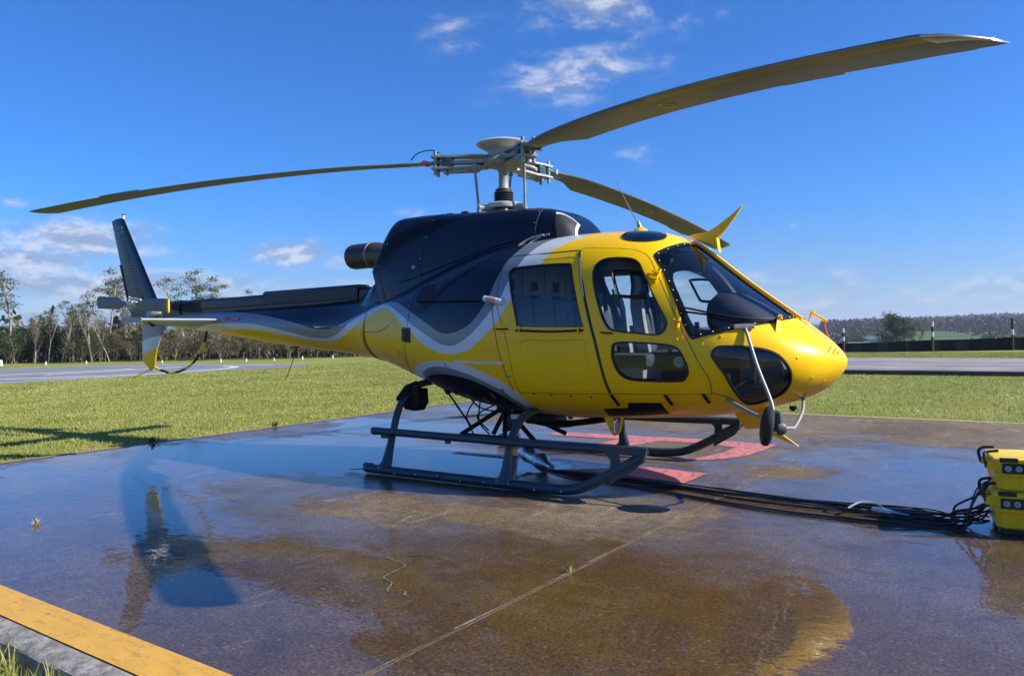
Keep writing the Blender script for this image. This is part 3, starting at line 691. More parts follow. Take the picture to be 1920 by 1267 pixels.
# ------------------------------------------------------------------ tail boom fittings
def boomcover(x0, x1, z0, z1, hw, zb0, zb1, name, m_):
    rings = []
    for k in range(9):
        t = k/8; x = x0+(x1-x0)*t; z = z0+(z1-z0)*t; zb = zb0+(zb1-zb0)*t; w_ = hw
        rings.append([(x, -w_, zb), (x, -w_, z-.035), (x, -w_*.7, z), (x, w_*.7, z), (x, w_, z-.035), (x, w_, zb)])
    mb = MB(); mb.loft(rings); return mb.build(name, m_, boom, 30)
boomcover(-1.75, -5.72, 1.895, 1.875, .095, 1.66, 1.62, 'driveshaft_cover', M['navy'])
boomcover(-2.02, -3.72, 1.932, 1.925, .112, 1.76, 1.765, 'driveshaft_cover_hump', M['ridge'])
boomcover(-5.55, -5.95, 1.885, 1.87, .115, 1.62, 1.62, 'driveshaft_cover_end', M['navy'])
mb = MB(); mb.tube([(-1.95, -.107, 1.775), (-5.6, -.10, 1.735)], .008, 5); mb.build('cover_hinge_line', M['rubber'], boom)
mb = MB(); mb.lathe([(0.115, 0), (.112, .06), (.09, .2), (.06, .33), (.02, .4)], (-6.33, 0, 1.635), (-1, 0, 0), 20); mb.build('boom_tail_cone', M['navy'], boom, 50)
mb = MB(); mb.box((-2.45, -.31, 1.445), (.16, .02, .012)); mb.tube([(-2.42, -.32, 1.447), (-2.0, -.345, 1.44)], .005, 6); mb.build('boom_side_antenna', M['metal'], boom)
mb = MB(); mb.tube([(-3.214, 0, 1.20), (-3.33, 0, .98), (-3.45, 0, .784)], [.006, .005, .004], 6); mb.box((-3.20, 0, 1.215), (.09, .05, .03), bev=.01); mb.build('whip_antenna', M['black'], boom, 50)
# red warning mark on the boom: arrow and lettered plate
L0 = line_on([(2.742, 22.5), (2.704, 23.5)], .006, False); L1 = line_on([(2.742, 10.5), (2.704, 11.5)], .006, False)
mb = MB(); mb.add([L0[0], L0[1], L1[1], L1[0]], [(0, 1, 2, 3)]); ar = line_on([(2.743, 18.5), (2.752, 18.5), (2.752, 25), (2.775, 16.6), (2.752, 8), (2.752, 14.5), (2.743, 14.5)], .006, False)
mb.add(ar, [tuple(range(len(ar)))]); wm = mb.build('tail_rotor_warning_mark', material('warning_red', (0.62, 0.015, 0.08), .5), boom)
def text(body, size, co, xdir, ydir, m_, parent, name, align='CENTER'):
    cu = bpy.data.curves.new(name, 'FONT'); cu.body = body; cu.size = size; cu.align_x = align; cu.align_y = 'CENTER'; cu.fill_mode = 'FRONT'; cu.resolution_u = 3
    ob = bpy.data.objects.new(name+'_tmp', cu); C.objects.link(ob)
    dg = bpy.context.evaluated_depsgraph_get(); me = bpy.data.meshes.new_from_object(ob.evaluated_get(dg)); bpy.data.objects.remove(ob)
    X = Vector(xdir).normalized(); Z = X.cross(Vector(ydir)).normalized(); Y = Z.cross(X)
    mm = Matrix((X, Y, Z)).transposed()
    for v in me.vertices: v.co = mm @ v.co+Vector(co)
    me.materials.clear(); me.materials.append(m_); return link(name, me, parent)
cc = (L0[0]+L0[1]+L1[0]+L1[1])/4+np.array([0, -.004, .002])
text('DANGER', .042, cc, L0[1]-L0[0], L0[0]-L1[0], M['white'], wm, 'warning_lettering')

# ------------------------------------------------------------------ fins, stabiliser, tail rotor
def airfoil(xl, xt, y0, z, th, n=12, vertical=True):
    """closed section from leading edge xl to trailing edge xt"""
    out = []; c = xl-xt
    for k in range(n+1):
        t = 0.5-0.5*math.cos(PI*k/n); yt = th*(2.6*math.sqrt(t)-1.1*t-1.5*t*t)*0.62
        out.append((t, yt))
    pts_ = [(xl-c*t, y) for t, y in out]+[(xl-c*t, -y) for t, y in out[-2:0:-1]]
    return [(x, y0+y, z) for x, y in pts_] if vertical else [(x, y0, z+y) for x, y in pts_]
mb = MB(); rr = []
for z in np.linspace(1.66, 3.19, 12):
    xl = -6.27-.68*(z-1.923); xt = -7.074-.335*(z-1.956); rr.append(airfoil(xl, xt, 0, z, .055-.015*(z-1.66)/1.5))
rr.append(airfoil(-7.15, -7.40, 0, 3.215, .03))
mb.loft(rr); fin = mb.build('upper_fin', M['navy'], heli, 40)
mb = MB()
for k in range(26):
    z = 1.98+k*.044; xl = -6.27-.68*(z-1.923); xt = -7.074-.335*(z-1.956); c_ = xl-xt
    mb.tube([(xl-c_*.45, -.050+.008*(z-1.9), z), (xl-c_*.7, -.034+.006*(z-1.9), z), (xt+.02, -.010, z)], .0045, 5)
mb.build('fin_corrugation', M['navy'], fin, 60)
mb = MB(); mb.prism([(-7.00, -.012, 1.80), (-7.035, -.012, 1.80), (-7.275, -.012, 2.50), (-7.23, -.012, 2.50)], (0, .024, 0)); mb.build('fin_trim_tab', M['black'], fin)
mb = MB(); mb.lathe([(.022, 0), (.022, .055), (.020, .06)], (-7.15, 0, 3.20), (0, 0, 1), 14); bl = mb.build('beacon_light', M['white'], fin, 40)
mb = MB(); mb.lathe([(.026, 0), (.026, .012), (.02, .016)], (-7.15, 0, 3.258), (0, 0, 1), 14); mb.build('beacon_cap', M['black'], bl)
mb = MB()   # faint registration lettering, two lines of small marks
for r_, z in enumerate((3.06, 2.985)):
    for k in range(5):
        x = -7.27-.335*(z-2.9)*0+k*.036-.05*r_*-.3; mb.box((x, -.034, z), (.020 if (k+r_) % 2 else .012, .002, .045))
mb.build('registration_marks', M['grey'], fin)
# lower fin with its three paint bands
mb = MB(); LF = [(1.62, -6.14, -6.70), (1.40, -6.145, -6.70), (1.32, -6.19, -6.702), (1.30, -6.20, -6.704), (1.20, -6.255, -6.71), (1.12, -6.30, -6.712), (1.03, -6.335, -6.714), (.945, -6.369, -6.60), (.89, -6.44, -6.53)]
rr = []
for i, (z, xl, xt) in enumerate(LF):
    ring = airfoil(xl, xt, 0, z, .042 if i < 7 else .028); 
    if 1 < i < 7: ring = [(x, y, zz+(x-xt)/(xl-xt+1e-6)*.085) for x, y, zz in ring]
    rr.append(ring)
n_ = len(rr[0])
for i in range(len(rr)-1):
    mb.cur = 0 if i < 2 else (1 if i < 5 else 2)
    mb.loft(rr[i:i+2], False, i == len(rr)-2)
mb.build('lower_fin', [M['grey'], M['white'], M['yellow']], heli, 40)
# horizontal stabiliser halves
for sd_ in (-1, 1):
    mb = MB(); rr = []
    for y in (.12, .5, .9, 1.24, 1.27):
        rr.append([(x, sd_*yy, z) for x, yy, z in airfoil(-4.53, -4.97, y, 1.583, .034 if y < 1.25 else .015, vertical=False)])
    mb.loft(rr); stb = mb.build('stabiliser', M['white'], heli, 40)
    mb = MB(); mb.box((-4.75, sd_*1.275, 1.583), (.46, .012, .06), bev=.004); mb.build('stabiliser_end_cap', M['grey'], stb)
# tail guard: striped hoop and spring skid
gp_ = catmull([(-5.083, 0, 1.47), (-5.125, 0, 1.319), (-5.229, 0, 1.193), (-5.364, 0, 1.036), (-5.608, 0, .913), (-5.931, 0, .847), (-6.184, 0, .876), (-6.40, 0, .93)], 10)
gmb = MB(); sl = np.cumsum([0]+[np.linalg.norm(gp_[i+1]-gp_[i]) for i in range(len(gp_)-1)])
sg = 0; 
for i in range(len(gp_)-1):
    gmb.cur = int(((sl[i]+.02)/.205)) % 2; gmb.tube([gp_[i], gp_[i+1]], .017, 10, False)
gmb.build('tail_guard', [M['black'], M['yellow']], heli, 60)
mb = MB(); mb.tube(catmull([(-6.40, 0, .94), (-6.50, 0, .90), (-6.70, 0, .835), (-7.0, 0, .757)], 4), .018, 8, True, .4); mb.lathe([(.03, -.02), (.03, .02)], (-6.48, 0, .90), (0, 1, 0), 12); mb.build('tail_skid', M['yellow'], heli, 50)
# tail rotor
tr = bpy.data.objects.new('tail_rotor', None); C.objects.link(tr); tr.parent = heli
TRC = np.array([-6.344, -.35, 1.856])
mb = MB(); mb.tube([(-6.28, 0, 1.72), (-6.30, -.12, 1.76)], [.13, .10], 14); mb.tube([(-6.30, -.05, 1.80), (-6.344, -.36, 1.856)], [.06, .035], 12); mb.build('tail_gearbox', M['steel'], tr, 50)
mb = MB(); mb.box(TRC, (.26, .05, .07), bev=.015); mb.tube([TRC+(-.05, -.02, .09), TRC+(.28, -.03, .05)], .014, 8); mb.tube([TRC+(.05, -.02, -.07), TRC+(-.16, -.03, -.02)], .014, 8); mb.lathe([(.05, -.03), (.05, .03), (.025, .05)], TRC, (0, -1, 0), 14)
mb.tube([TRC+(-.09, -.01, -.01), TRC+(-.05, -.01, .11)], .016, 8); mb.build('tail_rotor_hub', M['hubwhite'], tr, 40)
for sgn in (-1, 1):
    mb = MB(); rr = []
    for (r, up_, dn_, th) in ((.13, .03, .03, .02), (.24, .045, .055, .016), (.36, .095, .085, .013), (.60, .095, .09, .012), (.86, .098, .09, .011), (.935, .085, .095, .008)):
        c_ = TRC+np.array([sgn*r, -.01, -.061*sgn*r]); pr_ = []
        for k in range(12):
            a = 2*PI*k/12; zz = math.cos(a); pr_.append(c_+np.array([0, th*math.sin(a), up_*zz if zz > 0 else dn_*zz]))
        rr.append(pr_)
    mb.loft(rr); tb = mb.build('tail_rotor_blade', M['blade'], tr, 50)
    mb = MB(); rr2 = []
    for (r, k_) in ((.90, 1.06), (.937, 1.03)):
        c_ = TRC+np.array([sgn*r, -.01, -.061*sgn*r]); rr2.append([c_+np.array([0, .012*math.sin(2*PI*k/12), .098*math.cos(2*PI*k/12)*k_]) for k in range(12)])
    mb.loft(rr2); (mb.build('blade_tip_band', M['yellow'], tb, 50) if sgn > 0 else None)

# ------------------------------------------------------------------ main rotor
PSI, TILT, RR = -0.6141, 0.038, 5.345
rotor = bpy.data.objects.new('main_rotor', None); C.objects.link(rotor); rotor.parent = heli
def bz(an, r): return 3.09-TILT*r*math.cos(an)-.484*(r/RR)**2
mb = MB(); mb.lathe([(.075, 2.52), (.072, 2.74), (.062, 2.80), (.05, 2.83), (.048, 2.97), (.075, 3.02), (.075, 3.05)], (0, 0, 0), (0, 0, 1), 24); mb.build('rotor_mast', M['hubgrey'], rotor, 40)
mb = MB(); pf = [(.09, 2.655)]
for k in range(5): pf += [(.104, 2.665+k*.024), (.086, 2.678+k*.024)]
pf += [(.085, 2.80), (.07, 2.805)]
mb.lathe(pf, (0, 0, 0), (0, 0, 1), 24); mb.build('mast_boot', M['hubdark'], rotor, 40)
mb = MB(); mb.lathe([(.18, 2.60), (.185, 2.61), (.185, 2.645), (.17, 2.655), (.10, 2.66)], (0, 0, 0), (0, 0, 1), 28)
for k in range(3):
    a = PSI+.55+k*2*PI/3; mb.tube([(0, 0, 2.628), (.27*math.cos(a), .27*math.sin(a), 2.60)], [.06, .03], 8)
mb.build('swashplate', M['hubwhite'], rotor, 40)
mb = MB(); mb.lathe([(.16, 2.50), (.19, 2.53), (.16, 2.57), (.12, 2.60)], (0, 0, 0), (0, 0, 1), 24)
for k in range(5):
    a = 0.4+k*2*PI/5; mb.tube([(.12*math.cos(a), .12*math.sin(a), 2.60), (.2*math.cos(a), .2*math.sin(a), 2.50)], .028, 8)
mb.build('fixed_swashplate', M['steel'], rotor, 40)
for k in range(3):
    a = PSI+.55+k*2*PI/3; b_ = a-.12
    mb = MB(); mb.tube([(.27*math.cos(a), .27*math.sin(a), 2.565), (.30*math.cos(b_), .30*math.sin(b_), 3.03)], .0135, 8); mb.lathe([(.024, -.03), (.024, .03)], (.27*math.cos(a), .27*math.sin(a), 2.58), (0, 0, 1), 10); mb.lathe([(.022, -.03), (.022, .03)], (.30*math.cos(b_), .30*math.sin(b_), 3.02), (0, 0, 1), 10)
    mb.build('pitch_link', M['hubgrey'], rotor, 50)
mb = MB(); mb.lathe([(.12, 3.02), (.19, 3.04), (.20, 3.08), (.17, 3.12), (.12, 3.14)], (0, 0, 0), (0, 0, 1), 24); mb.build('hub_core', M['hubgrey'], rotor, 40)
mb = MB(); mb.lathe([(.13, 3.10), (.15, 3.13), (.15, 3.215), (.14, 3.235)], (-.01, 0, 0), (0, 0, 1), 28); ab = mb.build('vibration_absorber', M['hubgrey'], rotor, 40)
mb = MB(); mb.lathe([(.10, 3.19), (.17, 3.205), (.23, 3.232), (.262, 3.255), (.266, 3.262), (.24, 3.280), (.14, 3.293), (.01, 3.297)], (-.01, 0, 0), (0, 0, 1), 36); mb.build('absorber_dome', M['hubwhite'], ab, 50)
for bi in range(3):
    an = PSI+bi*2*PI/3; d = np.array([math.cos(an), math.sin(an), 0]); t = np.array([math.sin(an), -math.cos(an), 0]); K = np.array([0, 0, 1.0])
    def bp(r, s_, h): return d*r+t*s_+K*(bz(an, r)+h)
    arm = MB(); 
    arm.loft([[bp(r, -w_, -.022), bp(r, w_, -.022), bp(r, w_, .012), bp(r, -w_, .012)] for r, w_ in ((.10, .10), (.25, .07), (.45, .045), (.66, .04))]); ar_ = arm.build('star_arm', M['hubgrey'], rotor, 30)
    for h0, h1, nm in ((.044, .064, 'upper_sleeve_plate'), (-.074, -.054, 'lower_sleeve_plate')):
        mb = MB(); mb.loft([[bp(r, -w_, h0), bp(r, w_, h0), bp(r, w_, h1), bp(r, -w_, h1)] for r, w_ in ((.16, .05), (.26, .075), (.5, .062), (.62, .085), (.74, .085))]); mb.build(nm, M['hubgrey'] if bi != 1 else M['hubwhite'], ar_, 30)
    mb = MB()
    for h in (-.04, -.012, .016, .038): mb.loft([[bp(r, -.07, h-.012), bp(r, .07, h-.012), bp(r, .07, h+.009), bp(r, -.07, h+.009)] for r in (.53, .63)])
    mb.build('elastomeric_damper', M['hubblue'], ar_)
    mb = MB()
    for s_ in (-.055, .055): mb.tube([bp(.70, s_, -.13), bp(.70, s_, .11)], .019, 8)
    for s_ in (-.03, .04): mb.tube([bp(.60, s_, -.12), bp(.60, s_, -.06)], .018, 8)
    mb.build('blade_bolts', M['steel'], ar_, 50)
    mb = MB(); mb.tube([bp(.24, .09, -.03), bp(.30, .16, -.05), bp(.34, .16, -.07)], [.03, .028, .022], 8); mb.build('pitch_horn', M['hubgrey'], ar_, 50)
    mb = MB(); mb.tube([bp(.27, -.02, -.105), bp(.62, -.02, -.108)], .013, 8); mb.build('droop_strut', M['hubgrey'], ar_, 50)
    # blade
    sec = [0.0, .02, .07, .16, .28, .45, .7, 1.0]
    def thick(u): return (2.969*math.sqrt(u)-1.26*u-3.516*u*u+2.843*u**3-1.036*u**4)
    st_ = [(.66, .08, -.08, .045, .10), (.80, .085, -.085, .045, .10), (1.0, .10, -.09, .045, .11), (1.2, .112, -.115, .045, .13), (1.42, .12, -.20, .042, .14), (1.5, .12, -.23, .042, .14)]
    for r in np.linspace(1.7, 5.15, 24): st_.append((r, .12, -.23 if r < 4.9 else -.223, .042, .14-.10*(r-1.5)/3.7))
    st_ += [(5.20, .118, -.22, .036, .03), (5.27, .075, -.215, .026, .03), (5.31, .0, -.21, .014, .03), (5.335, -.10, -.205, .008, .03)]
    mb = MB(); rings = []
    for (r, le, te, th, pit) in st_:
        c_ = le-te; up_ = []; lo = []
        for u in sec:
            s_ = le-c_*u; h = pit*s_; tk = th*.5*thick(u)/1.0+ (.0015)
            up_.append(bp(r, s_, h+tk)); lo.append(bp(r, s_, h-tk*.8))
        rings.append(up_+lo[::-1])
    n = len(rings[0])
    for i in range(len(rings)-1):
        r_ = st_[i][0]
        for k in range(n):
            u_i = k if k < len(sec) else n-1-k
            lower = k >= len(sec)-1
            tip = r_ > 5.16
            if tip and u_i < 5: mb.cur = 3
            elif u_i < 2 and not lower: mb.cur = 2
            elif lower and u_i < 4 and 3.0 < r_: mb.cur = 1
            elif lower and u_i < 3 and 1.2 < r_ <= 3.0: mb.cur = 4
            elif r_ < 1.0: mb.cur = 5
            else: mb.cur = 0
            mb.add([rings[i][k], rings[i][(k+1) % n], rings[i+1][(k+1) % n], rings[i+1][k]], [(0, 1, 2, 3)])
    mb.cur = 5; mb.add(rings[0], [tuple(range(n))]); mb.cur = 3; mb.add(rings[-1], [tuple(range(n))])
    M.setdefault('blademid', material('blade_edge_grey', (0.165, 0.16, 0.14), .5, var=.12, vscale=2.0))
    M.setdefault('bladeroot', material('blade_root_grey', (0.17, 0.205, 0.235), .4, var=.15, vscale=5))
    bo = mb.build('rotor_blade', [M['blade'], M['bladele'], M['bladetop'], M['metal'], M['blademid'], M['bladeroot']], rotor)
    bm = bmesh.new(); bm.from_mesh(bo.data); bmesh.ops.remove_doubles(bm, verts=bm.verts, dist=1e-5); bmesh.ops.recalc_face_normals(bm, faces=bm.faces); bm.to_mesh(bo.data); bm.free()
    bo.data.polygons.foreach_set('use_smooth', [True]*len(bo.data.polygons)); bo.data.set_sharp_from_angle(angle=math.radians(50))
    M.setdefault('ring', material('blade_mark_yellow', (0.62, 0.52, 0.12), .55, var=.2, vscale=20))
    mb = MB(); ro, ri = [], []   # painted ring on the underside
    for k in range(24):
        a = 2*PI*k/24
        for R_, l_ in ((.058, ro), (.040, ri)):
            r = 3.05+R_*math.cos(a); s_ = -.055+R_*math.sin(a); pt = .14-.10*(r-1.5)/3.7; l_.append(bp(r, s_, pt*s_-.042*.5*.8-.0035))
    mb.add(ro+ri, [(k, (k+1) % 24, 24+(k+1) % 24, 24+k) for k in range(24)]); mb.build('painted_ring', M['ring'], bo)
    mb = MB(); mb.loft([[bp(r, -.225, -.012), bp(r, -.262, -.014), bp(r, -.262, -.010), bp(r, -.225, -.006)] for r in np.linspace(3.95, 4.42, 5)]); mb.build('trim_tab', M['blade'], bo)
    mb = MB(); mb.loft([[bp(r, w_, .026+.13*w_), bp(r, -w_, .026-.13*w_), bp(r, -w_, -.026-.13*w_), bp(r, w_, -.026+.13*w_)] for r, w_ in ((.795, .088), (.83, .089))]); mb.build('blade_root_band', M['red'] if bi == 2 else (material('pale_blue_band', (.25, .40, .5), .5) if bi == 1 else M['hubblue']), bo)
mb = MB(); an2 = PSI+4*PI/3; dd = np.array([math.cos(an2), math.sin(an2), 0])
mb.tube(catmull([dd*.66+(0, 0, 3.20), dd*.76+(0, 0, 3.245), dd*.9+(0, 0, 3.22), dd*.98+(0, 0, 3.15)], 6), .006, 6); mb.build('bonding_lead', M['black'], rotor)

# ------------------------------------------------------------------ landing gear
for sd_ in (-1, 1):
    Y = 1.12*sd_
    lg = MB(); P_ = catmull([(-.93, Y, .047), (-.6, Y, .045), (0, Y, .045), (.7, Y, .045), (1.2, Y, .046), (1.42, Y, .066), (1.60, Y, .135), (1.84, Y, .262), (2.03, Y, .372)], 6)
    lg.tube(P_, [.03]+[.043]*(len(P_)-2)+[.03], 14); sk = lg.build('skid_tube', M['skid'], heli, 50)
    mb = MB(); mb.tube([(-.92, Y, .04), (-1.13, Y, .016)], .011, 8, True, .5); mb.build('skid_spring', M['steel'], sk)
    mb = MB(); mb.box((-.88, Y, .075), (.12, .05, .05), bev=.015); mb.build('skid_heel', M['skid'], sk, 40)
    mb = MB()
    for k in range(9): mb.lathe([(.009, -.002), (.009, .004), (.005, .007)], (-.5+.26*k, Y+sd_*.043, .045+.012*((k*7) % 3-1)), (0, sd_, 0), 8)
    tag(mb.build('skid_bolts', M['metal'], sk), kind='stuff')
    stp = MB(); Ys = 1.10*sd_; sp = catmull([(-.80, Ys, .405), (-.74, Ys, .412), (.2, Ys, .405), (1.2, Ys, .40), (1.70, Ys, .405), (2.05, Ys, .408)], 5)
    stp.tube(sp, [.015]+[.036]*(len(sp)-1), 12, True, 1.0); so_ = stp.build('step_tube', M['skid'], heli, 50)
    # front bracket plate with its window
    o_ = [(1.687, .427), (2.068, .422), (2.04, .365), (1.971, .282), (1.772, .180), (1.774, .329)]; h_ = None
    def quad(a, b, c_, d_): 
        mbp.prism([(p[0], Ys+sd_*.042, p[1]) for p in (a, b, c_, d_)], (0, sd_*.010, 0))
    mbp = MB(); quad((1.66, .44), (2.075, .44), (1.965, .375), (1.84, .378)); quad((2.075, .44), (2.05, .355), (1.945, .328), (1.965, .375)); quad((2.05, .355), (1.965, .262), (1.845, .318), (1.945, .328)); quad((1.965, .262), (1.75, .135), (1.765, .33), (1.845, .318)); quad((1.765, .33), (1.66, .44), (1.84, .378), (1.845, .318))
    mbp.build('step_bracket', M['skid'], so_)
    mb = MB(); mb.box((.1, Ys, .36), (.05, .03, .03)); mb.build('step_clamp', M['skid'], so_); mb = MB(); mb.box((-.66, Ys, .365), (.09, .05, .03)); mb.build('step_clamp', M['skid'], so_)
for x_, prof in ((-.66, [(1.12, .06), (1.085, .16), (1.052, .246), (.995, .414), (.937, .569), (.842, .707), (.698, .802), (.535, .84), (.25, .86), (0, .865)]), (.75, [(1.137, .066), (1.115, .16), (1.09, .255), (1.054, .387), (.978, .48), (.866, .575), (.674, .628), (.4, .63), (0, .62)])):
    full = [(x_, -y, z) for y, z in prof]+[(x_, y, z) for y, z in prof[-2::-1]]
    P_ = catmull(full, 6); mb = MB(); mb.tube(P_, .036, 12); ct = mb.build('cross_tube', M['skid'], heli, 60)
    for sd_ in (-1, 1):
        y0 = prof[0][0]*sd_; y1 = prof[2][0]*sd_
        mb = MB(); rings = []
        for z, ax, ay in ((.05, .085, .052), (.085, .082, .05), (.12, .062, .046), (.18, .048, .042), (.25, .04, .04), (.30, .037, .037)):
            yy = y0+(y1-y0)*max(0, (z-.06))/(prof[2][1]-.06); rings.append([(x_+ax*math.cos(2*PI*k/16)-(.02 if z < .1 else .0), yy+ay*math.sin(2*PI*k/16), z) for k in range(16)])
        mb.loft(rings); mb.build('skid_foot', M['skid'], ct, 50)
# ------------------------------------------------------------------ belly: cross-tube camera box, sling frame, hook bracket
bx_ = MB(); bx_.prism([(-.70, -.80, .60), (-.60, -.76, .58), (-.54, -.76, .66), (-.55, -.76, .80), (-.70, -.80, .80)], (.02, .13, 0)); bx_.box((-.62, -.72, .80), (.12, .07, .06), bev=.01); bx_.tube([(-.68, -.88, .69), (-.66, -.78, .80), (-.64, -.66, .83)], .045, 10); bx_.build('landing_light_box', M['black'], heli, 40)
mb = MB(); mb.tube([(-.45, -.45, .80), (-.40, -.46, .74)], .03, 8); mb.tube([(-.44, -.46, .78), (.02, -.62, .42)], .010, 8); mb.build('sling_stay', M['black'], heli)
fr = MB(); 
for a, b_ in (((-.05, -.05, .56), (-.42, -.25, .30)), ((.02, -.05, .56), (.50, -.25, .27)), ((.0, .05, .56), (-.3, .35, .28)), ((.02, .05, .56), (.45, .4, .28)), ((0, -.05, .55), (.10, -.2, .30)), ((-.02, 0, .56), (-.12, -.1, .30))):
    fr.tube([a, b_], .024, 10)
fr.box((0, 0, .56), (.16, .2, .08), bev=.02); fr.box((0.0, 0, .44), (.09, .09, .22), bev=.02)
fr.tube([(-.42, -.25, .30), (.10, -.22, .29), (.50, -.25, .27)], .02, 8); fr.build('cargo_sling_frame', M['black'], heli, 40)
for i, (a, b_, c_) in enumerate((((-.20, -.2, .66), (-.16, -.28, .45), (-.02, -.3, .33)), ((-.25, -.2, .68), (-.30, -.3, .5), (-.22, -.3, .32)), ((.1, -.1, .57), (.2, -.25, .40), (.05, -.3, .30)), ((-.1, -.1, .6), (-.2, -.26, .5), (-.1, -.2, .35)), ((.22, -.3, .52), (.19, -.3, .4), (.12, -.25, .3)), ((-.35, -.25, .74), (-.1, -.35, .60), (.15, -.3, .55)))):
    mb = MB(); mb.tube(catmull([a, b_, c_], 6), .008, 6); mb.build('sling_hose', M['rubber'], heli)
mb = MB(); mb.tube(catmull([(.28, -.3, .57), (.40, -.25, .50), (.7, -.22, .46), (1.0, -.2, .49), (1.3, -.15, .54)], 6), [.02]*8+[.035]*8+[.03]*9, 8); mb.box((.55, -.15, .50), (.35, .25, .10), bev=.03); mb.build('belly_pipe', M['black'], heli, 40)
mb = MB(); mb.box((.40, -.42, .535), (.11, .06, .05), bev=.006); mb.build('belly_label_block', M['white'], heli)
mb = MB(); mb.prism([(1.36, -.50, .60), (1.45, -.50, .585), (1.45, -.50, .47), (1.44, -.50, .445)], (0, .03, 0)); mb.tube(catmull([(1.44, -.49, .46), (1.47, -.49, .435), (1.52, -.49, .48), (1.54, -.49, .59)], 5), .012, 8); mb.build('jacking_bracket', M['yellow'], heli, 40)
mb = MB(); mb.lathe([(.022, -.05), (.026, .02), (.014, .05)], (1.49, -.47, .50), (0, 0, 1), 12); mb.build('drain_sensor', M['steel'], heli, 40)
# belly strobes and footwell
mb = MB(); mb.lathe([(.03, 0), (.03, .02), (.012, .04)], (2.88, -.12, .70), (0, 0, -1), 12); mb.build('belly_light', M['black'], heli)

# ------------------------------------------------------------------ nose fittings
M['rodsteel'] = material('rod_steel', (.30, .31, .31), .5, metal=.3, var=.15, vscale=12)
mr = MB(); mr.lathe([(.02, -.035), (.12, -.03), (.142, -.012), (.145, .012), (.135, .03), (.09, .045), (.02, .05)], (2.91, -.905, .625), (-.75, -.30, .12), 28)
mrr = mr.build('sling_mirror', M['rubber'], heli, 40)
mb = MB(); mb.box((2.965, -.90, .665), (.10, .07, .15), bev=.03); mb.lathe([(.055, -.01), (.05, .03), (.03, .05)], (2.985, -.89, .615), (.75, .3, .0), 16); mb.build('mirror_housing', material('grey_plastic', (.06, .063, .07), .5), mrr, 40)
for p_ in ([(2.678, -.665, 1.338), (2.70, -.69, 1.30), (2.80, -.77, 1.05), (2.925, -.85, .782), (2.93, -.885, .70), (2.922, -.90, .655), (2.945, -.885, .617), (3.0, -.66, .590), (3.012, -.57, .592), (3.0, -.30, .68), (2.958, -.10, .775)], [(2.521, -.654, .79), (2.72, -.78, .72), (2.92, -.89, .66)]):
    mb = MB(); mb.tube(catmull(p_, 8), .0135, 10); mb.build('mirror_rod', M['rodsteel'], mrr, 60)
mb = MB(); mb.box((2.675, -.675, 1.345), (.16, .03, .035), Matrix.Rotation(.55, 3, 'Z'), bev=.008); mb.build('mirror_bracket', M['hubgrey'], mrr)
# wire cutters
wc = MB(); oc = [(1.972, 2.150), (2.07, 2.168), (2.143, 2.170), (2.239, 2.213), (2.334, 2.281), (2.465, 2.376), (2.404, 2.288), (2.309, 2.174), (2.245, 2.112), (2.262, 1.990), (2.189, 2.06), (2.07, 2.105)]
rr = []
for yy, k_ in ((-.035, .9), (-.015, 1.0), (.015, 1.0), (.035, .9)):
    cx_, cz_ = 2.20, 2.14; rr.append([(cx_+(x-cx_)*(k_ if x < 2.35 else 1), yy*(1 if x < 2.3 else .35), cz_+(z-cz_)*(k_ if x < 2.35 else 1)) for x, z in oc])
wc.loft(rr); wc.build('upper_wire_cutter', M['yellow'], heli, 40)
mb = MB(); mb.prism([(2.36, -.02, .62), (2.64, -.02, .68), (2.63, -.02, .50), (2.46, -.02, .48)], (0, .04, 0)); mb.prism([(2.60, -.012, .545), (2.66, -.012, .52), (2.89, -.012, .362), (2.70, -.012, .43)], (0, .024, 0)); mb.build('lower_wire_cutter', M['yellow'], heli)
mb = MB(); mb.tube(catmull([(2.985, 0, 1.37), (2.998, 0, 1.43), (3.012, 0, 1.453), (3.03, 0, 1.45)], 5), .016, 8, True, .5); mb.tube([(3.0, 0, 1.452), (3.05, 0, 1.425), (3.10, 0, 1.39)], .010, 8); mb.lathe([(.013, 0), (.012, .04)], (3.09, 0, 1.395), (.8, 0, -.5), 10); gb = mb.build('nose_pitot_handle', M['yellow'], heli, 50)
mb = MB(); rb = catmull([(3.105, 0, 1.375), (3.112, -.01, 1.325), (3.128, -.02, 1.275), (3.145, -.028, 1.245)], 5)
mb.loft([[p+np.array([0, -.012, 0]), p+np.array([0, .012, 0]), p+np.array([.004, .012, .003]), p+np.array([.004, -.012, .003])] for p in rb]); mb.build('red_streamer', material('streamer_red', (.62, .05, .015), .7), gb)
for k, (q_, a, b_) in enumerate(((.30, 34, 62), (.255, 30, 66), (.21, 26, 62))):
    mb = MB(); mb.tube(line_on([(q_+.004, a+8*k), (q_-.002, b_)], .001, False), .0045, 5); mb.build('nose_vent_slot', M['black'], skin)
mb = MB(); mb.tube(line_on(catmull([(.13, 70), (.145, 20), (.16, -20), (.20, -60)], 6), -.001, False, 1), .003, 5); mb.build('panel_seam', M['rubber'], skin)
for (q_, p_) in ((.86, 17.6), (.93, 10), (.75, 26), (.50, 8), (.42, -30), (.35, -50)):
    mb = MB(); mb.lathe([(.010, -.004), (.010, .003), (.005, .005)], line_on([(q_, p_)], 0, False)[0], SN(q_, p_)[0], 8); mb.build('skin_fastener', M['yellow'], skin)
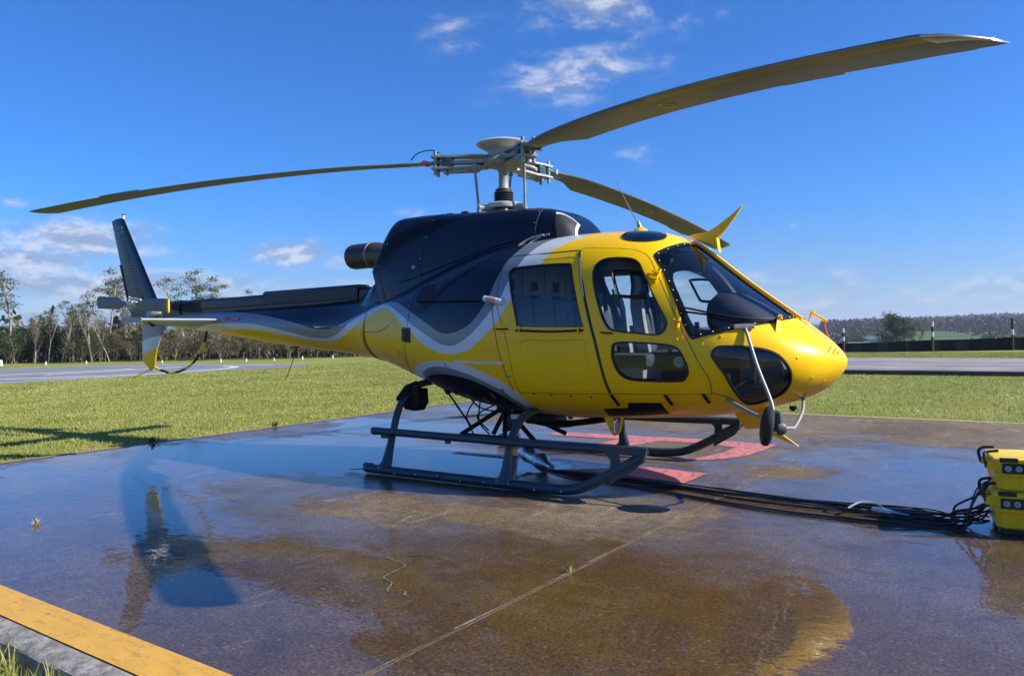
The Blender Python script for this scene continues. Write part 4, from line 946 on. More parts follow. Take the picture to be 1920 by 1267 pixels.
# wiper
mb = MB(); wr = np.array([2.865, -.40, 1.372]); L_ = [wr+(0.0, -.02, .03)]+[line_on([(q_, p_)], .03, False)[0] for q_, p_ in ((.70, 43), (.80, 34.5), (.90, 30), (.985, 27.5), (1.025, 26.3))]
mb.tube(catmull(L_, 5), .0085, 6); L2 = [line_on([(q_, p_)], .018, False)[0] for q_, p_ in ((.765, 37.2), (.85, 31.4), (.93, 28.0), (1.02, 24.6))]
mb.tube(catmull(L2, 5), .009, 6); mb.build('windshield_wiper', M['black'], heli, 60)
mb = MB(); b0 = line_on([(.655, 54)], .0, False)[0]; b1 = line_on([(.60, 40)], -.005, False)[0]; b2 = line_on([(.635, 36)], .0, False)[0]; tp = line_on([(.648, 50)], .055, False)[0]
mb.add([b0, b1, b2, tp, tp+np.array([-.015, -.015, .01])], [(0, 1, 3), (1, 2, 4, 3), (0, 3, 4), (0, 4, 2)]); mb.lathe([(.016, -.01), (.016, .02)], tp, (0, -.5, .8), 10); mb.build('wiper_pivot_fairing', M['yellow'], heli, 30)
# roof antenna
mb = MB(); mb.lathe([(.085, -.03), (.06, .015), (.03, .03), (.018, .045)], (1.52, 0, 2.235), (0, 0, 1), 18); an_ = mb.build('antenna_fairing', M['yellow'], heli, 50)
mb = MB(); mb.lathe([(.024, 0), (.016, .04), (.009, .06)], (1.51, 0, 2.275), (-.25, 0, 1), 12); mb.tube([(1.50, 0, 2.30), (1.39, 0, 2.50), (1.278, 0, 2.724)], [.006, .005, .0035], 6); mb.build('whip_aerial', M['steel'], an_, 50)
mb = MB(); mb.tube(catmull([(.52, -.52, 2.14), (.60, -.46, 2.20), (.75, -.44, 2.23)], 5), .012, 8); mb.build('roof_grab_rail', M['hubgrey'], skin, 50); mb = MB(); mb.tube(catmull([(.62, -.50, 2.15), (.70, -.44, 2.21), (.80, -.42, 2.235)], 5), .010, 8); mb.build('roof_grab_rail', M['hubgrey'], skin, 50)

# ------------------------------------------------------------------ cabin interior
mb = MB(); mb.prism([(.40, -.80, .86), (1.9, -.80, .82), (2.36, -.66, .80), (2.56, -.46, .80), (2.68, 0, .82), (2.56, .46, .80), (2.36, .66, .80), (1.9, .80, .82), (.40, .80, .86)], (0, 0, -.03)); mb.build('cabin_floor', M['lining'], heli)
bk = MB(); bp_ = [(-.80, .88), (-.86, 1.2), (-.80, 1.65), (-.66, 1.95), (-.4, 2.12), (.4, 2.12), (.66, 1.95), (.80, 1.65), (.86, 1.2), (.80, .88)]
bk.prism([(.44, y, z) for y, z in bp_], (.03, 0, 0)); bko = bk.build('rear_bulkhead', M['quilt'], heli)
for y in (-.6, -.2, .2, .6):
    mb = MB(); mb.box((.485, y, 1.78), (.02, .10, .10), bev=.008); mb.box((.485, y, 1.665), (.02, .13, .055), bev=.008); mb.build('harness_reel', M['seat'], bko)
    mb = MB(); mb.tube([(.478, y+.2, 1.0), (.478, y+.2, 2.0)], .006, 5); mb.build('quilt_seam', M['lining'], bko)
bench = MB(); bench.box((.80, 0, 1.03), (.50, 1.52, .16), bev=.05); bo_ = bench.build('rear_bench', M['seat'], heli, 40)
for y in (-.57, -.19, .19, .57):
    mb = MB(); mb.box((.57, y, 1.36), (.10, .355, .60), Matrix.Rotation(-.10, 3, 'Y'), bev=.045); mb.build('bench_backrest', material('bench_blue_grey', (.32, .37, .43), .85, var=.12, vscale=14) if y == -.57 else bpy.data.materials['bench_blue_grey'], bo_, 40)
    mb = MB(); mb.tube([(.635, y+.1, 1.62), (.66, y+.09, 1.3), (.72, y+.08, 1.12)], .02, 6, True, .2); mb.build('lap_belt', M['panel'], bo_)
for y in (-.42, .42):
    st_o = MB(); st_o.box((1.62, y, 1.08), (.48, .46, .12), bev=.04); sto = st_o.build('crew_seat', M['seat'], heli, 40)
    mb = MB(); R_ = Matrix.Rotation(-.17, 3, 'Y'); rings = []
    for (z, hw, dp) in ((1.10, .22, .05), (1.35, .235, .055), (1.55, .225, .055), (1.68, .17, .05), (1.76, .12, .045), (1.86, .115, .04), (1.92, .09, .03)):
        xx = 1.40-.17*(z-1.1); rings.append([(xx+dp*math.cos(2*PI*k/16), y+hw*math.copysign(abs(math.sin(2*PI*k/16))**.6, math.sin(2*PI*k/16)), z) for k in range(16)])
    mb.loft(rings); mb.build('seat_back', M['seat'], sto, 60)
    for s_ in (-1, 1):
        mb = MB(); mb.loft([[(1.455-.17*(z-1.1)+a, y+s_*(hw+b_), z) for a, b_ in ((-.055, -.03), (.055, -.03), (.055, .035), (-.055, .035))] for z, hw in ((1.0, .21), (1.2, .225), (1.45, .225), (1.6, .20), (1.66, .17))]); mb.build('seat_side_bolster', M['seatgrey'], sto, 30)
        mb = MB(); mb.tube([(1.40, y+s_*.07, 1.70), (1.47, y+s_*.10, 1.45), (1.52, y+s_*.12, 1.16)], .024, 6, True, .25); mb.build('shoulder_belt', M['panel'], sto)
    mb = MB(); mb.box((1.60, y, .95), (.42, .40, .16), bev=.03); mb.build('seat_base', M['seatgrey'], sto, 30)
mb = MB(); mb.loft([[(1.30+.1*t, -.78+.05*t, 1.62-.62*t+e) for e in (0, .0)]+[(1.36+.1*t, -.72+.02*t, 1.60-.62*t)] for t in np.linspace(0, 1, 6)]); mb.build('green_life_vest', M['belt'], heli)
# instrument console and shroud
ic = MB(); rings = []
for (x, hw, z0, z1) in ((2.20, .21, 1.40, 1.50), (2.23, .33, 1.30, 1.60), (2.30, .37, 1.22, 1.655), (2.42, .38, 1.15, 1.63), (2.60, .36, 1.12, 1.53), (2.74, .32, 1.12, 1.44), (2.82, .26, 1.14, 1.37)):
    rings.append([(x, .06+hw*math.copysign(abs(math.cos(2*PI*k/24))**.65, math.cos(2*PI*k/24)), (z0+z1)/2+(z1-z0)/2*math.copysign(abs(math.sin(2*PI*k/24))**.75, math.sin(2*PI*k/24))) for k in range(24)])
ic.loft(rings); ico = ic.build('instrument_shroud', M['panel'], heli, 60)
mb = MB(); mb.loft([[(x, -.02-hw, z) , (x, .14+hw, z), (x+.16, .14+hw, z), (x+.16, -.02-hw, z)] for z, hw, x in ((.82, .10, 2.30), (1.0, .12, 2.30), (1.35, .20, 2.33))]); mb.build('console_pedestal', M['panel'], ico)
mb = MB(); mb.box((2.05, .0, .98), (.7, .22, .28), bev=.03); mb.build('centre_console', M['panel'], heli, 30)
for y in (-.42, .42):
    mb = MB(); mb.tube(catmull([(1.98, y, .84), (2.0, y, 1.05), (1.93, y, 1.22), (1.88, y, 1.33)], 5), .016, 8); mb.tube([(1.885, y, 1.30), (1.875, y, 1.40)], .024, 8); mb.build('cyclic_stick', M['black'], heli, 50)
    mb = MB(); mb.box((2.42, y-.08, .90), (.03, .08, .14), bev=.01); mb.build('pedal', M['steel'], heli); mb = MB(); mb.box((2.42, y+.10, .90), (.03, .08, .14), bev=.01); mb.build('pedal', M['steel'], heli)
# tubular frame across the left front opening, overhead switch panel, headset, compass
mb = MB(); mb.tube([(2.40, .80, 1.42), (2.0, .86, 1.46), (1.9, .86, 1.46)], .02, 8); mb.tube([(2.45, .80, 1.17), (1.95, .86, 1.19)], .022, 8); mb.tube([(2.14, .84, 1.45), (2.26, .82, 1.18)], .017, 8); mb.build('cabin_side_frame', M['black'], heli, 50)
mb = MB(); mb.box((1.72, 0, 2.12), (.34, .30, .07), bev=.02); mb.build('overhead_panel', M['panel'], heli, 30)
mb = MB(); mb.lathe([(.045, -.03), (.05, 0), (.045, .03)], (1.90, -.30, 1.93), (0, 1, 0.2), 14); mb.tube([(1.90, -.30, 1.98), (1.88, -.28, 2.08)], .008, 6); mb.build('headset', M['panel'], heli, 40)
mb = MB(); mb.box((2.24, .16, 1.88), (.06, .07, .07), bev=.015); mb.tube([(2.24, .16, 1.90), (2.20, .13, 1.97)], .008, 6); mb.build('compass', M['black'], heli, 30)
mb = MB(); mb.lathe([(.022, -.01), (.045, 0), (.045, .012), (.02, .014)], (2.20, -.80, 1.08), (0, -1, 0), 16); mb.build('vent_knob', M['hubwhite'], heli, 40)
# ------------------------------------------------------------------ setting: terrain, pad, road, apron
BETA = -0.0157
EX = np.array([math.cos(BETA), math.sin(BETA)]); EY = np.array([-math.sin(BETA), math.cos(BETA)])
def pp(a, b, z=0.0): p = EX*a+EY*b; return (p[0], p[1], z)
XL, XR, XJ, YN, YF = -5.035, 9.91, 2.438, -4.652, 5.909

def grass_mat(name, far=False):
    m = bpy.data.materials.new(name); m.use_nodes = True; t = NT(m.node_tree); b = t.n['Principled BSDF']
    o = t.new('ShaderNodeNewGeometry').outputs['Position']
    a = t.noise(o, 0.35, 5, 0.6); f = t.noise(o, 3.0, 4, 0.65); g = t.noise(o, 45.0, 3, 0.7)
    c = t.mix(t.ramp(a, .3, .7), (0.14, 0.19, 0.03), (0.22, 0.26, 0.05))
    c = t.mix(t.ramp(f, .50, .74), c, (0.235, 0.215, 0.075))
    c = t.mix(t.ramp(g, .35, .7), c, (0.07, 0.115, 0.016)) if not far else c
    t.l.new(c, b.inputs['Base Color']); b.inputs['Roughness'].default_value = 0.75; b.inputs['Specular IOR Level'].default_value = 0.25
    if not far: t.l.new(t.bump(g, .6, .03), b.inputs['Normal'])
    return m

def terrain_mat():
    m = bpy.data.materials.new('countryside'); m.use_nodes = True; t = NT(m.node_tree); b = t.n['Principled BSDF']
    o = t.new('ShaderNodeNewGeometry').outputs['Position']; x, y, z = t.sep(o)[0:3]
    a = t.noise(o, 0.3, 5, 0.6); f = t.noise(o, 2.6, 4, 0.65); g = t.noise(o, 40.0, 3, 0.7)
    c = t.mix(t.ramp(a, .3, .7), (0.20, 0.23, 0.04), (0.33, 0.335, 0.08))
    c = t.mix(t.ramp(f, .48, .74), c, (0.32, 0.27, 0.11))
    c = t.mix(t.ramp(g, .45, .8), c, (0.09, 0.135, 0.014))
    vo = t.new('ShaderNodeTexVoronoi'); vo.inputs['Scale'].default_value = 0.012; t.l.new(t.mapping(o, scale=(1, 2.2, 0)), vo.inputs['Vector'])
    vr = t.sep(vo.outputs['Color'])[0]
    fc = t.mix(t.ramp(vr, .1, .9, smooth=False), (0.075, 0.135, 0.030), (0.13, 0.15, 0.055))
    fc = t.mix(t.ramp(vr, .60, .62), fc, (0.045, 0.052, 0.026)); fc = t.mix(t.ramp(t.noise(o, .05, 5, .6), .45, .65, 0, .7), fc, (0.05, 0.055, 0.028))
    d = t.vmath('LENGTH', o)
    c = t.mix(t.ramp(d, 90, 160), c, fc)
    wd = t.mix(t.ramp(t.noise(o, .02, 6, .7), .35, .65), (0.022, 0.032, 0.016), (0.055, 0.055, 0.034))
    c = t.mix(t.ramp(d, 520, 760), c, wd)
    t.l.new(c, b.inputs['Base Color']); b.inputs['Roughness'].default_value = .85; b.inputs['Specular IOR Level'].default_value = .15
    t.l.new(t.bump(g, .5, .03), b.inputs['Normal'])
    return m

radii = np.concatenate([np.linspace(0.0, 12, 49)[1:], np.geomspace(12.5, 9000, 90)])
nA = 240; A_ = np.linspace(0, 2*PI, nA, endpoint=False)
def hnoise(a, r, k): return math.sin(a*11.3+k)*.5+math.sin(a*23.7+2.1*k+r*.002)*.3+math.sin(a*51+.7*k)*.2
def sstep(x, a, b): t = min(1, max(0, (x-a)/(b-a))); return t*t*(3-2*t)
def ground_z(x, y):
    r = math.hypot(x-CAM[0], y-CAM[1]); a = math.atan2(y-CAM[1], x-CAM[0])
    pv = -math.sin(BETA)*x+math.cos(BETA)*y
    z = -0.03
    if pv < -4.6: z = -0.03-0.11*sstep(-4.6-pv, 0, .25)+0.0
    if r > 44:
        right = sstep(math.degrees(a), 128, 114) if math.degrees(a) > 60 else 1.0
        zl = -1.5*sstep(r, 90, 300)+ (44+9*hnoise(a, r, 1.0))*sstep(r, 900, 2600)+25*sstep(r, 3000, 7000)
        zr = -8.5*sstep(r, 46, 260)+6.2*sstep(r, 300, 520)+ (7.6+2.6*hnoise(a, r, 2.2))*sstep(r, 600, 1250)+(10+10*hnoise(a, r, .3))*sstep(r, 1900, 3600)
        z += zl*(1-right)+zr*right
    return z
tv = [(CAM[0], CAM[1], -0.19)]; tf = []
for r in radii:
    for a in A_:
        x, y = CAM[0]+r*math.cos(a), CAM[1]+r*math.sin(a); tv.append((x, y, ground_z(x, y)))
for k in range(nA): tf.append((0, 1+k, 1+(k+1) % nA))
for i in range(len(radii)-1):
    for k in range(nA):
        a = 1+i*nA+k; b_ = 1+i*nA+(k+1) % nA; tf.append((a, a+nA, b_+nA, b_))
mb = MB(); mb.add(tv, tf); gnd = mb.build('ground', terrain_mat(), None, 60); tag(gnd, kind='structure')

def pad_mat():
    m = bpy.data.materials.new('wet_concrete'); m.use_nodes = True; t = NT(m.node_tree); b = t.n['Principled BSDF']
    o = t.new('ShaderNodeNewGeometry').outputs['Position']
    wn = t.noise(o, 0.9, 4, .6); wn2 = t.noise(t.mapping(o, loc=(7, 2, 0)), 0.9, 4, .6)
    x, y, z = t.sep(o)[0:3]
    xw = t.math('ADD', x, t.math('MULTIPLY', t.math('SUBTRACT', wn, .5), 1.5)); yw = t.math('ADD', y, t.math('MULTIPLY', t.math('SUBTRACT', wn2, .5), 1.1))
    def blobs(L, soft=1.0):
        acc = None
        for (cx, cy, rx, ry, w) in L:
            u = t.math('MULTIPLY', t.math('SUBTRACT', xw, cx), 1/rx); v = t.math('MULTIPLY', t.math('SUBTRACT', yw, cy), 1/ry)
            g = t.math('MULTIPLY', t.math('EXPONENT', t.math('MULTIPLY', t.math('MULTIPLY_ADD', u, u, t.math('MULTIPLY', v, v)), -1.0)), w)
            acc = g if acc is None else t.math('ADD', acc, g)
        return acc
    wet = blobs(WET); dry = blobs(DRY); alg_refl = blobs(ALG_REFL)
    fine = t.noise(o, 2.4, 6, .65)
    stretch = t.mapping(o, scale=(1.0, 3.2, 1), rot=(0, 0, .35))
    W = t.math('ADD', t.math('SUBTRACT', wet, dry), t.math('ADD', t.math('MULTIPLY', t.math('SUBTRACT', t.noise(stretch, 1.3, 6, .62), .5), 0.95), t.math('MULTIPLY', t.math('SUBTRACT', t.noise(t.mapping(o, scale=(1, 2.2, 1), rot=(0, 0, .2)), 4.5, 6, .7), .5), 0.55)))
    pud = t.ramp(W, .47, .55)                         # standing water
    damp = t.ramp(W, -.42, .12)                       # dark damp film
    # dry concrete colour
    sp = t.noise(o, 62, 8, .82); sp2 = t.noise(t.mapping(o, loc=(3, 9, 0)), 34, 8, .80); mott = t.noise(o, 9, 8, .75)
    c = t.mix(t.ramp(t.noise(o, .8, 5, .6), .3, .7), (0.175, 0.118, 0.068), (0.32, 0.242, 0.155))
    streak = t.noise(t.mapping(o, scale=(2.2, .55, 1), rot=(0, 0, -.5)), 3.2, 7, .72, .6)
    c = t.mix(t.ramp(streak, .56, .72, 0, .75), c, (0.58, 0.49, 0.35))
    c = t.mix(t.ramp(fine, .5, .75, 0, .7), c, (0.075, 0.055, 0.038))
    c = t.mix(t.math('MULTIPLY', t.ramp(alg_refl, .10, .55), t.ramp(fine, .25, .6)), c, (0.20, 0.115, 0.006))  # olive algae stain, with the helicopter's yellow-brown reflection painted into the colour
    c = t.mix(t.ramp(mott, .42, .68, 0, .6), c, (0.085, 0.06, 0.038)); c = t.mix(t.ramp(sp, .44, .58, 0, .85), c, (0.024, 0.018, 0.012))
    c = t.mix(t.ramp(sp2, .57, .66, 0, .75), c, (0.58, 0.48, 0.34))
    dk = t.mix(damp, (1, 1, 1), (0.62, 0.51, 0.40)); mu = t.new('ShaderNodeMix'); mu.data_type = 'RGBA'; mu.blend_type = 'MULTIPLY'; mu.inputs['Factor'].default_value = 1
    ca = [i for i in mu.inputs if i.type == 'RGBA']; t.l.new(c, ca[0]); t.l.new(dk, ca[1]); cm = [q for q in mu.outputs if q.type == 'RGBA'][0]
    t.l.new(cm, b.inputs['Base Color'])
    t.l.new(t.ramp(damp, 0, 1, .85, .50), b.inputs['Roughness'])
    b.inputs['Specular IOR Level'].default_value = .35
    film = t.math('MULTIPLY', damp, t.ramp(fine, .25, .8, 1.0, .45))
    cw = t.math('MAXIMUM', pud, t.math('MULTIPLY', film, .95))
    t.l.new(cw, b.inputs['Coat Weight']); b.inputs['Coat IOR'].default_value = 1.34
    cr = t.math('ADD', t.ramp(pud, 0, 1, .085, .012), t.math('MULTIPLY', t.math('MULTIPLY', t.math('SUBTRACT', 1.0, pud), t.ramp(damp, 0, 1, 1, 0)), .35))
    t.l.new(cr, b.inputs['Coat Roughness'])
    h = t.math('ADD', t.math('MULTIPLY', sp, .6), t.math('MULTIPLY', sp2, .8))
    bn = t.bump(h, .35, .004); t.l.new(bn, b.inputs['Normal'])
    rp = t.bump(t.math('ADD', t.noise(t.mapping(o, scale=(1, 1.6, 1)), 7, 3, .5), t.math('MULTIPLY', t.math('MULTIPLY', sp, t.math('SUBTRACT', 1.0, pud)), 1.6)), .07, .02)
    t.l.new(rp, b.inputs['Coat Normal'])
    return m
WET = [(-3.4, -1.6, 1.9, 2.1, 1.0), (-1.6, -.1, 1.7, 1.0, 1.0), (-.2, -.35, 1.2, .55, .9), (-.9, -3.7, 2.0, 1.0, .95), (.4, -4.3, 1.6, .6, .8), (2.0, -4.4, 1.0, .45, .55), (3.75, 1.3, .85, 1.25, 1.15), (4.1, -.55, 1.0, .85, 1.0), (4.7, -2.3, 1.4, 1.1, .75), (-3.6, 2.0, 1.5, .9, .9), (-4.0, 4.3, .7, .35, .8),
       (-1.6, 2.2, 1.3, .5, .6), (2.45, 3.7, .5, .22, .6), (2.1, 1.05, .35, .2, .5), (6.5, .5, 2.0, 1.2, .9), (7.5, -3.0, 1.6, 1.2, .8), (3.5, -3.35, 1.1, .7, .8), (2.0, -3.3, 1.5, .45, .38)]
DRY = [(.9, -2.0, 1.2, .36, .46), (-.1, -2.4, .8, .3, .36), (2.2, -1.35, .8, .36, .46), (2.65, .85, .62, .30, 1.0), (2.9, -.35, .8, .22, .45), (6.0, 4.6, 5.0, 1.5, .8), (.5, 4.6, 3.2, 1.1, .7), (1.2, 1.7, 1.0, .6, .7), (-2.3, 3.2, 1.0, .5, .5), (8.5, 1.5, 1.5, 3.0, .4)]
ALG_REFL = [(1.2, -3.2, .6, .24, 1.0), (2.3, -2.9, .9, .5, .8), (3.2, -3.1, 1.0, .7, 1.0), (3.0, -2.5, .8, .4, .9), (2.4, -3.8, .7, .45, .9), (1.0, -2.0, .9, .25, .35)]  # algae blobs that also paint in the hull's reflection at the near centre
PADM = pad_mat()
pad = MB(); pad.prism([pp(XL-.12, YN-.33, -.30), pp(XR, YN-.33, -.30), pp(XR, YF+.1, -.30), pp(XL-.12, YF+.1, -.30)], (0, 0, .285)); KM = material('kerb_concrete', (0.27, 0.25, 0.215), .9, var=.4, vscale=14, bump=1.0, bscale=55, dirt=((0.035, 0.032, 0.026), .9))
pado = pad.build('concrete_pad', KM); tag(pado, kind='structure')
G_ = .008
for xa, xb in ((XL, XJ-G_), (XJ+G_, XR)):
    s_ = MB(); n = 1
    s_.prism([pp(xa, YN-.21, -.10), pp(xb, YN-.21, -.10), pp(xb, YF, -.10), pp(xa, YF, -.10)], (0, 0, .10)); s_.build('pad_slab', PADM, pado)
jm = MB(); jm.prism([pp(XJ-G_+.001, YN-.2, -.06), pp(XJ+G_-.001, YN-.2, -.06), pp(XJ+G_-.001, YF, -.06), pp(XJ-G_+.001, YF, -.06)], (0, 0, .056)); jm.build('joint_filler', material('joint_filler', (.14, .115, .075), .9, var=.35, vscale=14, dirt=((.05, .045, .03), .6)), pado)
rg = random.Random(3); km = MB(); y0 = YN-.212; 
for i in range(60):
    pass
# pale scraped lips along the joint
sm = MB()
for k in range(70):
    b0 = YN+.1+k*(YF-YN)/70; w_ = .003+.014*rg.random()**3
    sm.add([pp(XJ-G_-w_, b0, .003), pp(XJ-G_, b0, .003), pp(XJ-G_, b0+.155, .003), pp(XJ-G_-w_*(.4+.6*rg.random()), b0+.155, .003)], [(0, 1, 2, 3)])
sm.build('joint_lip_scrape', material('scraped_concrete', (.20, .165, .11), .9, var=.5, vscale=12, dirt=((.07, .055, .035), .9)), pado)
# near kerb: concrete edging in front of the painted line
ke = MB(); rings = []
for k in range(61):
    a = XL-.12+(XR-XL+.12)*k/60; j = .006*math.sin(k*2.7)+.004*math.sin(k*5.1)
    rings.append([pp(a, YN-.215, -.02), pp(a, YN-.215, .001), pp(a, YN-.315+j, -.003), pp(a, YN-.338+j, -.02), pp(a, YN-.345+j, -.28), pp(a, YN-.215, -.28)])
ke.loft(rings); ke.build('pad_edging', KM, pado, 40)
def paint_mat(name, col, wear, dark):
    m = bpy.data.materials.new(name); m.use_nodes = True; t = NT(m.node_tree); b = t.n['Principled BSDF']
    o = t.new('ShaderNodeNewGeometry').outputs['Position']
    n1 = t.noise(o, 3.0, 6, .7); n2 = t.noise(o, 90, 3, .7); n3 = t.noise(t.mapping(o, scale=(1, 4, 1)), 6, 5, .7)
    c = t.mix(t.ramp(n1, .3, .7), tuple(x*.86 for x in col), col); c = t.mix(t.ramp(n3, .50, .70, 0, min(1, wear)), c, dark); c = t.mix(t.ramp(n2, .52, .72, 0, min(1, wear*.8)), c, tuple(x*.55 for x in col)); c = t.mix(t.ramp(t.noise(o, 16, 8, .8), .63-.11*wear, .70-.11*wear, 0, min(1, wear)), c, (.14, .10, .07))
    t.l.new(c, b.inputs['Base Color']); t.l.new(t.ramp(n1, .3, .7, .5, .75), b.inputs['Roughness']); t.l.new(t.bump(n2, .3, .003), b.inputs['Normal'])
    return m
PY = paint_mat('faded_yellow_line', (0.68, 0.37, 0.055), .6, (0.34, 0.18, 0.035)); PYP = paint_mat('pale_yellow_line', (0.58, 0.44, 0.18), .6, (0.3, 0.24, 0.14))
PR = paint_mat('worn_red_paint', (0.70, 0.20, 0.19), 1.15, (0.33, 0.17, 0.14)); PW = paint_mat('white_line', (0.75, 0.75, 0.72), .4, (0.3, 0.3, 0.29))
def sheet(name, poly, z, m_, parent=None, kind='structure'):
    mb = MB(); mb.add([(p[0], p[1], z) for p in poly], [tuple(range(len(poly)))]); o = mb.build(name, m_, parent)
    if parent is None: tag(o, kind=kind)
    return o
sheet('yellow_edge_line', [pp(XL, YN-.208), pp(XR, YN-.208), pp(XR, YN), pp(XL, YN)], .004, PY, pado)
sheet('yellow_edge_line', [pp(XL+.01, YN+.02), pp(XL+.10, YN+.02), pp(XL+.10, YF-.02), pp(XL+.01, YF-.02)], .004, paint_mat('worn_yellow_line', (.40, .27, .10), .9, (.16, .12, .08)), pado)
sheet('yellow_edge_line', [pp(XL+.11, YF-.11), pp(XR, YF-.11), pp(XR, YF-.01), pp(XL+.11, YF-.01)], .004, PYP, pado)
for P in ([(-0.82, 2.11), (-0.81, 2.36), (0.38, 2.46), (1.15, 2.52), (2.01, 2.45), (1.67, 2.04), (1.23, 2.2), (0.7, 2.15), (0.19, 2.09), (-0.7, 2.05)], [(2.01, 2.45), (2.01, 2.05), (1.97, 1.6), (1.83, 1.21), (1.46, 0.9), (1.56, 1.13), (1.68, 1.6), (1.67, 2.04)], [(0.7, 2.15), (.56, 1.52), (.2, 1.50), (.19, 2.09)],
          [(0.49, -0.21), (1.37, 0.43), (1.97, 0.36), (1.96, -0.43), (1.32, -0.46), (0.93, -0.44)], [(-0.95, 0.24), (-0.93, 0.35), (-0.16, 0.33), (-0.12, 0.21)]):
    sheet('red_pad_marking', P[::-1], .004, PR, pado)
# crack scribed in the damp concrete
cr = catmull([(1.43, -3.02), (1.36, -3.12), (1.30, -3.16), (1.50, -3.22), (1.53, -3.32), (1.56, -3.46), (1.66, -3.50), (1.74, -3.62), (1.80, -3.56), (1.86, -3.62)], 3)
mb = MB(); V_ = []
for i, p in enumerate(cr):
    w_ = .003+.005*rg.random(); V_ += [(p[0]-w_, p[1], .004), (p[0]+w_*.6, p[1]+w_, .004)]
mb.add(V_, [(2*i, 2*i+1, 2*i+3, 2*i+2) for i in range(len(cr)-1)]); mb.build('pad_crack', material('crack_lime', (.17, .135, .075), .9, var=.4, vscale=30), pado)

# road behind the pad and apron to the left
AM = material('road_asphalt', (0.27, 0.24, 0.235), .85, var=.2, vscale=.8, dirt=((0.42, 0.34, 0.33), .5)); DK = material('kerb_dark', (0.05, 0.046, 0.042), .9, var=.3, vscale=3)
rd = MB(); rings = []
for k in range(41):
    x = -9+k*1.7; yn = 17.25-.09*x*0+.1*math.sin(k*1.3)*.3; rings.append([(x, yn, -.10), (x, yn, .10), (x, yn+.25, .105), (x, 27.4, .06), (x, 27.4, -.10)])
rd.loft(rings); rdo = rd.build('road', AM, None, 30); tag(rdo, kind='structure')
mb = MB(); mb.prism([(-9, 17.17, -.1), (59, 17.17, -.1), (59, 17.23, -.1), (-9, 17.23, -.1)], (0, 0, .185)); mb.build('road_kerb', DK, rdo)
for ya, yb in ((17.50, 17.72), (20.1, 20.5), (22.8, 23.0)):
    mb = MB(); mb.add([(-8.9, ya, .1085-.00448*(ya-17.5)+.002), (55, ya, .1085-.00448*(ya-17.5)+.002), (55, yb, .1085-.00448*(yb-17.5)+.002), (-8.9, yb, .1085-.00448*(yb-17.5)+.002)], [(0, 1, 2, 3)]); mb.build('road_stripe', paint_mat('pale_road_stripe_%d' % int(ya*10), (.30, .28, .27), .7, (.19, .17, .16)), rdo)
AP = material('apron_asphalt', (0.205, 0.21, 0.22), .8, var=.12, vscale=.4, dirt=((0.28, 0.28, 0.29), .5))
apo = sheet('apron', [(-24.0, -30), (-23.8, 16.5), (-24.4, 18.6), (-25.8, 19.7), (-30, 19.6), (-38, 18.4), (-41, 12.2), (-62, 2), (-62, -30)], -.022, AP)
def stripe(P, w_, z, nm='apron_line', par=apo):
    P = catmull(P, 6) if len(P) > 2 else np.array(P); V_ = []
    for i in range(len(P)):
        t_ = P[min(i+1, len(P)-1)]-P[max(i-1, 0)]; t_ = t_/np.linalg.norm(t_); n_ = np.array([-t_[1], t_[0]])*w_/2; V_ += [(*(P[i]+n_), z), (*(P[i]-n_), z)]
    mb = MB(); mb.add(V_, [(2*i, 2*i+1, 2*i+3, 2*i+2) for i in range(len(P)-1)]); return mb.build(nm, PW, par)
stripe([(-31.9, 6.0), (-31.8, 9.3), (-31.2, 12.7), (-31.5, 14)], .40, -.018); stripe([(-29.5, 9.0), (-29.7, 9.9), (-30.1, 13.7), (-30.6, 16)], .40, -.014)
stripe([(-28.2, 5.6), (-27.7, 6.6), (-25.9, 8.7), (-25.2, 10.5), (-25.4, 13.0), (-26.2, 15.2), (-27.6, 16.8), (-29.4, 17.4)], .38, -.018); stripe([(-24.6, 3.0), (-24.7, 7.8), (-24.6, 12)], .22, -.014); stripe([(-26.8, 18.4), (-30, 18.6), (-36, 17.8)], .25, -.014)

